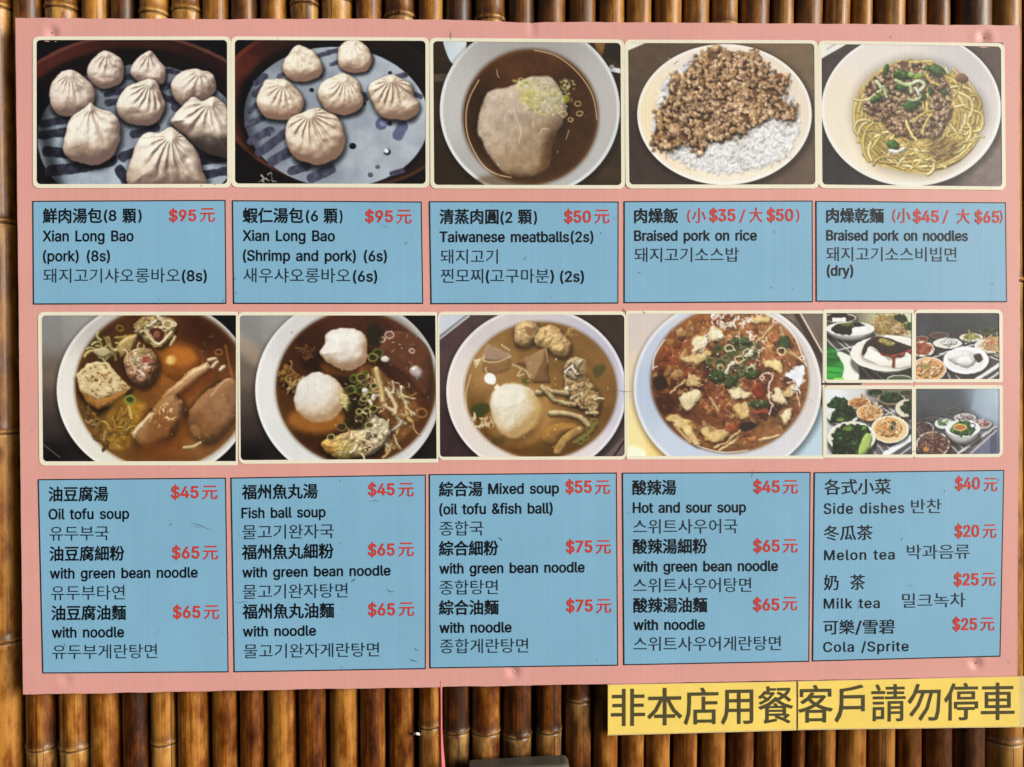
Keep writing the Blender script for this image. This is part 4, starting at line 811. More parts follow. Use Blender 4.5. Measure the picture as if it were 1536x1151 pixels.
def pic_side_plates():
    v = Cv((754, 91, 1362, 575), (1216, 450), 4.797, 11)
    v.img[:] = grad((1000, 130, (52, 60, 64)), (780, 200, (66, 66, 76)), (1340, 130, (56, 66, 70)), (1000, 260, (44, 46, 52)), (1330, 420, (70, 66, 68)), (1000, 500, (50, 48, 48)))(v.X, v.Y) * (1 + .25 * noise(v.X, v.Y, 60, 2, 3))[..., None]
    rack(v, 0, [((930, 390), (1190, 318)), ((860, 420), (960, 390)), ((1110, 315), (1180, 290)), ((980, 520), (1010, 575)), ((1040, 540), (1080, 575)), ((1270, 380), (1362, 410)), ((1290, 410), (1362, 440)), ((1080, 330), (1120, 345)), ((960, 470), (990, 480)), ((1240, 360), (1362, 395))])
    v.fill(L_(26, (1190, 575), (1362, 465)), (214, 210, 204), aa=6); v.fill(L_(14, (1270, 580), (1362, 520)), (190, 186, 180), aa=6); v.fill(L_(8, (1225, 575), (1362, 490)), (70, 66, 66))
    plate(v, 925, 255, 72, 24, (120, 116, 112), (86, 62, 52)); plate(v, 800, 280, 50, 22, (140, 132, 124), (110, 60, 46)); plate(v, 1290, 225, 80, 30, (112, 100, 84), (60, 74, 50)); heap(v, E_(1290, 212, 60, 18), (64, 82, 48), [(80, 100, 56), (52, 66, 40)], 14)
    plate(v, 985, 312, 104, 38); heap(v, E_(995, 305, 60, 26), (196, 196, 190), [(220, 220, 214), (180, 182, 178)], 18, 10, 18)
    plate(v, 1155, 270, 84, 30); heap(v, E_(1155, 262, 54, 22), (170, 164, 84), [(200, 190, 100), (150, 150, 70), (190, 170, 110)], 26, 5, 9, 1, 24)
    plate(v, 1285, 330, 106, 52); heap(v, S_((1230, 330), (1260, 280), (1310, 265), (1362, 280), (1362, 360), (1290, 365)), (206, 150, 96), [(226, 176, 120), (206, 120, 70), (230, 200, 150)], 40, 5, 10, 1, 40)
    plate(v, 800, 355, 92, 56); heap(v, E_(800, 352, 70, 42), (150, 66, 44), [(190, 90, 60), (170, 70, 44), (206, 130, 90)], 40, 5, 9, 1, 44)
    plate(v, 1118, 435, 164, 98, (228, 228, 222), (208, 206, 198), 0, 30)
    v.lump(S_((985, 410), (1020, 370), (1090, 360), (1160, 380), (1195, 440), (1150, 480), (1060, 470), (1000, 440)), (216, 216, 208), R=50, amb=.55, wob=8, bump=lambda X, Y, d: 20 * noise(X, Y, 44, 3, 3)); v.lump(E_(1120, 450, 64, 42), (226, 226, 218), R=40, amb=.55, wob=6)
    v.lump(S_((1180, 400), (1220, 390), (1240, 425), (1215, 455), (1190, 440)), (66, 50, 44), R=16, amb=.5, wob=6)
    plate(v, 850, 500, 126, 88, (228, 218, 200), (210, 150, 100)); heap(v, E_(845, 500, 96, 66), (206, 146, 92), [(226, 170, 116), (214, 140, 80), (232, 200, 160)], 46, 10, 22)
    v.fill(E_(830, 482, 30, 18), (120, 120, 50), alpha=.8, aa=12)
    v.warp(E_(v.X.mean(), v.Y.mean(), 900, 900), 4, 24)
    return v.finish(2.4, con=.7, gain=1.06, sat=.86)

def pic_side_greens():
    v = Cv((111, 638, 734, 1116), (1216, 450), 4.797, 12)
    v.img[:] = grad((180, 670, (214, 222, 222)), (330, 680, (190, 190, 184)), (560, 660, (110, 96, 84)), (140, 760, (200, 206, 206)), (500, 850, (66, 56, 50)), (700, 1080, (80, 78, 82)), (140, 950, (170, 170, 166)))(v.X, v.Y)
    rack(v, 0, [((480, 720), (734, 880)), ((520, 830), (610, 800)), ((460, 740), (700, 900)), ((540, 760), (734, 930)), ((480, 1040), (540, 1110)), ((430, 1060), (470, 1110)), ((660, 930), (734, 1000)), ((520, 1020), (590, 1090))])
    v.fill(L_(40, (540, 1110), (734, 985)), (222, 226, 228), aa=8); v.fill(L_(12, (640, 1116), (734, 1050)), (150, 160, 170))
    gr = [(34, 76, 34), (26, 56, 30), (56, 100, 44), (20, 44, 26)]
    plate(v, 465, 665, 66, 24, (150, 140, 124), (44, 62, 42)); heap(v, E_(465, 662, 52, 18), (40, 60, 40), gr, 14)
    plate(v, 690, 668, 54, 24, (150, 134, 114), (60, 60, 40))
    plate(v, 580, 712, 98, 40, (190, 172, 146), (60, 64, 44), 30); heap(v, E_(580, 702, 78, 34), (32, 56, 34), gr, 24, 9, 18)
    plate(v, 690, 780, 80, 62, (226, 216, 196), (200, 190, 160), 20); heap(v, S_((650, 790), (690, 735), (740, 720), (740, 830), (690, 820)), (36, 66, 34), gr, 26, 9, 18)
    heap(v, S_((122, 770), (150, 720), (210, 700), (265, 725), (270, 760), (200, 780)), (36, 70, 38), gr, 34, 9, 18)
    plate(v, 350, 742, 82, 44, (222, 212, 194), (206, 140, 80)); heap(v, E_(350, 740, 62, 32), (206, 134, 72), [(226, 160, 96), (196, 116, 60), (230, 186, 130)], 36, 4, 8, 1, 30)
    plate(v, 232, 835, 112, 60, (222, 222, 212), (190, 190, 170), 20); heap(v, S_((145, 870), (160, 810), (220, 760), (290, 770), (335, 820), (300, 865), (200, 888)), (30, 64, 32), gr, 60, 9, 20); v.fill(E_(215, 862, 30, 14), (150, 150, 80), alpha=.7, aa=12)
    plate(v, 425, 812, 96, 58, (226, 216, 196), (216, 156, 100)); heap(v, E_(430, 805, 68, 46), (214, 152, 96), [(232, 176, 116), (220, 140, 76), (236, 206, 160)], 46, 6, 12, 1, 40)
    plate(v, 570, 932, 136, 98, (230, 220, 198), (216, 176, 124), 0, 12); heap(v, S_((470, 940), (490, 870), (560, 845), (630, 870), (660, 930), (600, 985), (530, 985)), (216, 150, 84), [(232, 176, 110), (222, 140, 70), (238, 204, 150)], 60, 8, 18)
    v.lump(E_(592, 905, 22, 34, 10), (74, 84, 50), R=16, amb=.5, wob=4); v.squig(12, (520, 850, 660, 900), (240, 210, 160), 6, 40)
    plate(v, 295, 990, 172, 116, (224, 218, 200), (196, 190, 160), 40, 14)
    heap(v, S_((160, 1020), (180, 940), (240, 905), (320, 900), (400, 910), (425, 960), (380, 1030), (345, 1116), (180, 1116)), (24, 52, 28), gr, 110, 12, 30)
    v.fill(E_(265, 925, 34, 18), (130, 150, 60), alpha=.7, aa=16); v.lump(S_((350, 1050), (400, 960), (440, 990), (430, 1060), (380, 1116), (345, 1116)), (164, 190, 100), R=24, amb=.6, wob=4)
    v.warp(E_(v.X.mean(), v.Y.mean(), 900, 900), 4, 24)
    return v.finish(2.4, con=.7, gain=1.06, sat=.86)

def pic_side_fridge():
    v = Cv((754, 636, 1362, 1112), (1216, 450), 4.797, 13)
    v.img[:] = grad((800, 700, (78, 84, 88)), (1050, 720, (66, 72, 76)), (1190, 720, (120, 132, 142)), (1320, 700, (160, 176, 186)), (1300, 800, (134, 150, 166)), (1100, 820, (70, 74, 82)), (800, 850, (62, 64, 68)), (1330, 1050, (96, 100, 124)), (1000, 1080, (70, 66, 68)))(v.X, v.Y) * (1 + .1 * noise(v.X, v.Y, 50, 2, 3))[..., None]
    v.fill(P_((1190, 636), (1362, 636), (1362, 880), (1250, 840), (1150, 790)), (150, 166, 178), alpha=.5, aa=40)
    v.fill(P_((1290, 960), (1340, 920), (1340, 1112), (1290, 1112)), (72, 76, 96), aa=12, alpha=.8)
    rack(v, 0, [((1000, 1040), (1060, 1100)), ((1040, 1020), (1110, 1080)), ((1100, 1010), (1150, 1060)), ((1130, 1000), (1190, 1030)), ((1180, 980), (1230, 1000))])
    v.fill(L_(16, (1060, 1105), (1330, 915)), (196, 188, 180), aa=6); v.fill(L_(12, (1150, 1105), (1335, 940)), (170, 162, 156), aa=6); v.fill(L_(6, (1100, 1100), (1335, 925)), (60, 56, 56))
    for i in range(9): v.fill(E_(1190 + i * 17, 1030 - i * 13, 5, 8), (60, 54, 50))
    plate(v, 1030, 795, 56, 22, (110, 110, 112), (70, 74, 70)); plate(v, 880, 855, 70, 16, (96, 98, 104), (70, 70, 72))
    plate(v, 1110, 850, 80, 34, (190, 186, 184), (160, 150, 146)); heap(v, E_(1110, 845, 60, 24), (176, 166, 160), [(206, 200, 196), (150, 120, 112)], 16)
    plate(v, 1230, 895, 72, 34, (196, 190, 190), (170, 140, 132)); heap(v, E_(1235, 888, 54, 24), (180, 150, 144), [(206, 190, 184), (150, 96, 92)], 18)
    plate(v, 965, 892, 74, 38, (214, 218, 214), (190, 196, 190)); heap(v, E_(968, 882, 54, 28), (120, 150, 110), [(206, 214, 200), (70, 110, 60), (150, 170, 130)], 24)
    plate(v, 815, 930, 72, 52, (196, 192, 188), (90, 70, 66)); heap(v, E_(808, 925, 60, 42), (84, 66, 62), [(110, 84, 76), (64, 48, 48), (140, 120, 112)], 30, 5, 9, 1, 40)
    plate(v, 1095, 925, 124, 60, (228, 228, 222), (206, 210, 200), 90, 10)
    heap(v, S_((1005, 940), (1040, 890), (1100, 870), (1150, 885), (1180, 920), (1160, 965), (1080, 975), (1030, 965)), (50, 96, 44), [(62, 118, 50), (40, 80, 38), (96, 140, 70)], 50, 9, 18)
    v.fill(E_(1075, 918, 40, 14, 8), (186, 96, 60), aa=10); v.ring(1075, 918, 44, (206, 176, 90), 10, 22); v.fill(E_(1162, 905, 18, 16), (214, 220, 220)); v.ring(1165, 905, 20, (60, 60, 70), 8)
    plate(v, 880, 1040, 122, 92, (206, 198, 186), (110, 84, 76), 30, 10)
    heap(v, S_((775, 1060), (800, 990), (870, 955), (950, 980), (985, 1040), (930, 1100), (800, 1110)), (100, 70, 62), [(140, 100, 86), (80, 54, 50), (166, 130, 110), (120, 66, 62)], 90, 6, 10, 1, 46)
    v.fill(E_(828, 1078, 20, 16), (200, 140, 60), alpha=.8, aa=10)
    v.warp(E_(v.X.mean(), v.Y.mean(), 900, 900), 4, 24)
    return v.finish(2.4, con=.7, gain=1.06, sat=.86)

# ================================================================== menu board
BOARD_Q = [(23, 27), (1529.5, 38), (1526, 1015), (34.5, 1042)]        # TL TR BR BL, in reference pixels
base = at([(780, 1028)])[0]
board = empty('menu_board', base)
tag(board, 'large pink menu board with food pictures above blue price captions', 'menu board')
ORG = base
NAILS = [(78, 50, 1), (1476, 57, 1), (770, 1007.5, 1), (1463.5, 994.5, 1), (98, 1019, .4)]

def bil(q, u, v):
    q = np.array(q, float); u = np.asarray(u)[..., None]; v = np.asarray(v)[..., None]
    return q[0] * (1 - u) * (1 - v) + q[1] * u * (1 - v) + q[2] * u * v + q[3] * (1 - u) * v

def build_sheet():
    nu, nv = 302, 204
    U, V = np.meshgrid(np.linspace(0, 1, nu), np.linspace(0, 1, nv))
    px = bil(BOARD_Q, U, V).reshape(-1, 2)
    rng = random.Random(4)
    # slightly nicked edges
    e = noise(px[:, 0], px[:, 1], 30, 2, 3)
    uu, vv = U.ravel(), V.ravel()
    px[:, 1] += np.where(vv == 0, e * 2.2 + 1.6 * np.exp(-((px[:, 0] - 790) / 40)**2) - 2.5 * np.exp(-((px[:, 0] - 560) / 160)**2), 0) + np.where(vv == 1, e * 2.0, 0)
    px[:, 0] += np.where(uu == 0, e * 1.2, 0)
    P = at(px, 0.0)
    for x, y, a in NAILS:
        d = np.hypot(px[:, 0] - x, px[:, 1] - y)
        P[:, 1] += .0030 * a * np.exp(-(d / 7)**2) - .0004 * a * np.exp(-((d - 13) / 6)**2)
    P[:, 1] += .0014 * np.exp(-((px[:, 0] - 798) / 5)**2) * (1 - sm(40, 66, px[:, 1]))          # a fold at the top edge
    n = len(P); B = at(px, 0.0); B[:, 1] = .0060
    verts = list(P); faces = []
    for j in range(nv - 1):
        for i in range(nu - 1):
            a = j * nu + i; faces.append((a, a + nu, a + nu + 1, a + 1))
    nf = len(faces)
    ring = [i for i in range(nu)] + [j * nu + nu - 1 for j in range(1, nv)] + [(nv - 1) * nu + i for i in range(nu - 2, -1, -1)] + [j * nu for j in range(nv - 2, 0, -1)]
    k0 = len(verts); verts += [B[i] for i in ring]; f0 = len(verts); verts += [P[i] for i in ring]
    L = len(ring)
    for i in range(L):
        j = (i + 1) % L; faces.append((f0 + i, f0 + j, k0 + j, k0 + i))
    faces.append([k0 + i for i in range(L)])
    o = mesh_obj('backing_sheet', verts, faces, [M_pink, M_edge], board, ORG, [0] * nf + [1] * (L + 1))
    o.data.polygons.foreach_set('use_smooth', [i < nf for i in range(len(o.data.polygons))])
    tag(o, 'pink fluted plastic sheet with nicked edges')
build_sheet()

def rquad(q, rad, n=7):
    """rounded outline of a quad (TL TR BR BL); rad = one radius or four"""
    q = np.array(q, float); rad = [rad] * 4 if np.isscalar(rad) else rad; out = []
    for i in range(4):
        p, a, b = q[i], q[i - 1] - q[i], q[(i + 1) % 4] - q[i]
        a = a / np.linalg.norm(a); b = b / np.linalg.norm(b); r = max(rad[i], .05)
        for k in range(n):
            t = k / (n - 1) * math.pi / 2
            out.append(p + a * r * (1 - math.sin(t)) + b * r * (1 - math.cos(t)))
    return np.array(out)

def grow(q, l, t, r, b):
    q = np.array(q, float)
    return q + np.array([(-l, -t), (r, -t), (r, b), (-l, b)], float)

def ring_mesh(inner, outer, y):
    n = len(inner); P = np.vstack([at(inner, y), at(outer, y)])
    return P, [(i, (i + 1) % n, n + (i + 1) % n, n + i) for i in range(n)]

PHOTOS = [
    (pic_pork_buns, (0, 0), 3.8375, [(54.8, 60.2), (340.6, 60.2), (341, 276), (55, 276.5)], 6, (5.6, 5.4, 5.7, 6), 'picture of eight pork soup dumplings on a slotted steamer cloth'),
    (pic_shrimp_buns, (340, 0), 3.8375, [(352.2, 60), (638.2, 61.5), (638.5, 276), (352.5, 275.5)], 6, (5.7, 5.2, 5.6, 6), 'picture of six shrimp soup dumplings in a round steamer'),
    (pic_meatball, (640, 0), 3.8375, [(649.7, 62), (930.8, 64.7), (932, 278), (651.2, 277.5)], 6, (5.6, 5.2, 5.6, 5.5), 'picture of one large meatball with chopped scallion in dark broth'),
    (pic_pork_rice, (920, 0), 3.8375, [(942, 64.7), (1221.3, 65.5), (1223, 277), (944, 277)], 6, (5.6, 5, 5.4, 6), 'picture of minced braised pork on white rice in a cream bowl'),
    (pic_pork_noodles, (1136, 0), 3.8375, [(1232.3, 66), (1501.3, 70), (1503.3, 280), (1233.5, 277)], 6, (5.4, 5, 5.6, 5.5), 'picture of yellow noodles with minced pork and greens'),
    (pic_tofu_soup, (0, 440), 3.8375, [(62.5, 473.5), (354, 473), (353.8, 692), (64.5, 692.3)], [6, .3, .3, 6], (5.6, 5.3, 2.9, 6.3), 'picture of oil tofu soup with radish and a cube of fried tofu'),
    (pic_fishball_soup, (330, 440), 3.8375, [(359.5, 473.4), (653, 473.4), (655, 688.5), (361, 690.5)], [5, .3, .3, 6], (2.8, 5.2, 2.6, 5.6), 'picture of soup with two white fish balls and cabbage'),
    (pic_mixed_soup, (620, 440), 3.8375, [(659, 473), (936.5, 472.3), (937, 684.7), (660, 685.5)], [2, 6, 6, 5], (2.8, 5.2, 2.4, 5), 'picture of mixed soup with one fish ball and two fried tofu puffs'),
    (pic_hot_sour, (900, 440), 3.8375, [(941.5, 471), (1234, 470.5), (1233.8, 683.5), (942, 684.5)], .3, (2.4, 4.6, 2.9, 5), 'picture of red hot and sour soup with scallion and egg'),
    (pic_side_tofu, (1216, 450), 4.797, [(1240, 469.8), (1367.8, 469.8), (1367.8, 569.8), (1240, 569.8)], [.3, .3, .3, 2], (5, 5.3, 3.1, 5), 'small picture of chilled tofu under dark sauce'),
    (pic_side_plates, (1216, 450), 4.797, [(1374, 469.8), (1499, 469.8), (1499.3, 568.8), (1374, 569)], [2, 3, .3, .3], (3.1, 5.3, 5, 5), 'small picture of white side dish plates on a wire rack'),
    (pic_side_greens, (1216, 450), 4.797, [(1240, 583.8), (1367.8, 583.8), (1367.8, 682), (1240, 682)], [3, .3, .3, .3], (5, 5.4, 3.1, 5), 'small picture of dark greens and orange kimchi bowls'),
    (pic_side_fridge, (1216, 450), 4.797, [(1374, 583.4), (1499.2, 583.4), (1499.5, 681), (1374, 681.8)], [.3, .3, 3, .3], (3.1, 5.4, 5, 5), 'small picture of a white bowl of greens in a dim grey fridge'),
]
def build_photo(i, fn, o, k, q, rad, bw, label):
    im = fn() if INK_DEBUG is None else np.full((40, 40, 3), INK_DEBUG)
    m, n = im.shape[:2]
    qa = np.array(q)
    V = Cv.last
    xs = (V.x0 + np.arange(n) * V.dx) / k + o[0]; ys = (V.y0 + np.arange(m) * V.dy) / k + o[1]
    X, Y = np.meshgrid(xs, ys)
    P = at(np.stack([X.ravel(), Y.ravel()], 1), -.0003) - ORG
    me = bpy.data.meshes.new('food_picture')
    idx = np.arange(m * n).reshape(m, n)
    f = np.stack([idx[:-1, :-1], idx[1:, :-1], idx[1:, 1:], idx[:-1, 1:]], -1).reshape(-1, 4)
    # keep only cells under the frame's outer edge
    me.vertices.add(m * n); me.vertices.foreach_set('co', P.ravel())
    me.loops.add(f.size); me.loops.foreach_set('vertex_index', f.ravel())
    me.polygons.add(len(f)); me.polygons.foreach_set('loop_start', np.arange(0, f.size, 4)); me.polygons.foreach_set('loop_total', np.full(len(f), 4))
    me.update(calc_edges=True)
    a = me.attributes.new('ink', 'FLOAT_COLOR', 'POINT')
    c = np.ones((m * n, 4)); c[:, :3] = lin(im.reshape(-1, 3)) * INK
    a.data.foreach_set('color', c.ravel())
    me.materials.append(M_pic); me.validate()
    ob = bpy.data.objects.new('food_picture', me); COL.objects.link(ob); ob.parent = board; tag(ob, label)
    y = -.0006 - .00006 * (i % 2) - (.00012 if i > 8 else 0)
    inn = rquad(q, rad); orad = [9 if (np.isscalar(rad) and rad > 1) or (not np.isscalar(rad) and rad[j] > 1) else 3 for j in range(4)]
    P, F = ring_mesh(inn, rquad(grow(q, *bw), orad), y)
    mesh_obj('picture_border', P, F, M_cream, ob, ORG)
INK_DEBUG = None
_oi = Cv.__init__
def _ni(s, *a, **k):
    _oi(s, *a, **k); Cv.last = s
Cv.__init__ = _ni
for i, ph in enumerate(PHOTOS): build_photo(i, *ph)
P, F = at([(1233, 574.6), (1292.5, 574.6), (1292.5, 577.4), (1233, 577.4)], -.0009), [(3, 2, 1, 0)]
mesh_obj('printed_line', P, F, M_line, board, ORG)

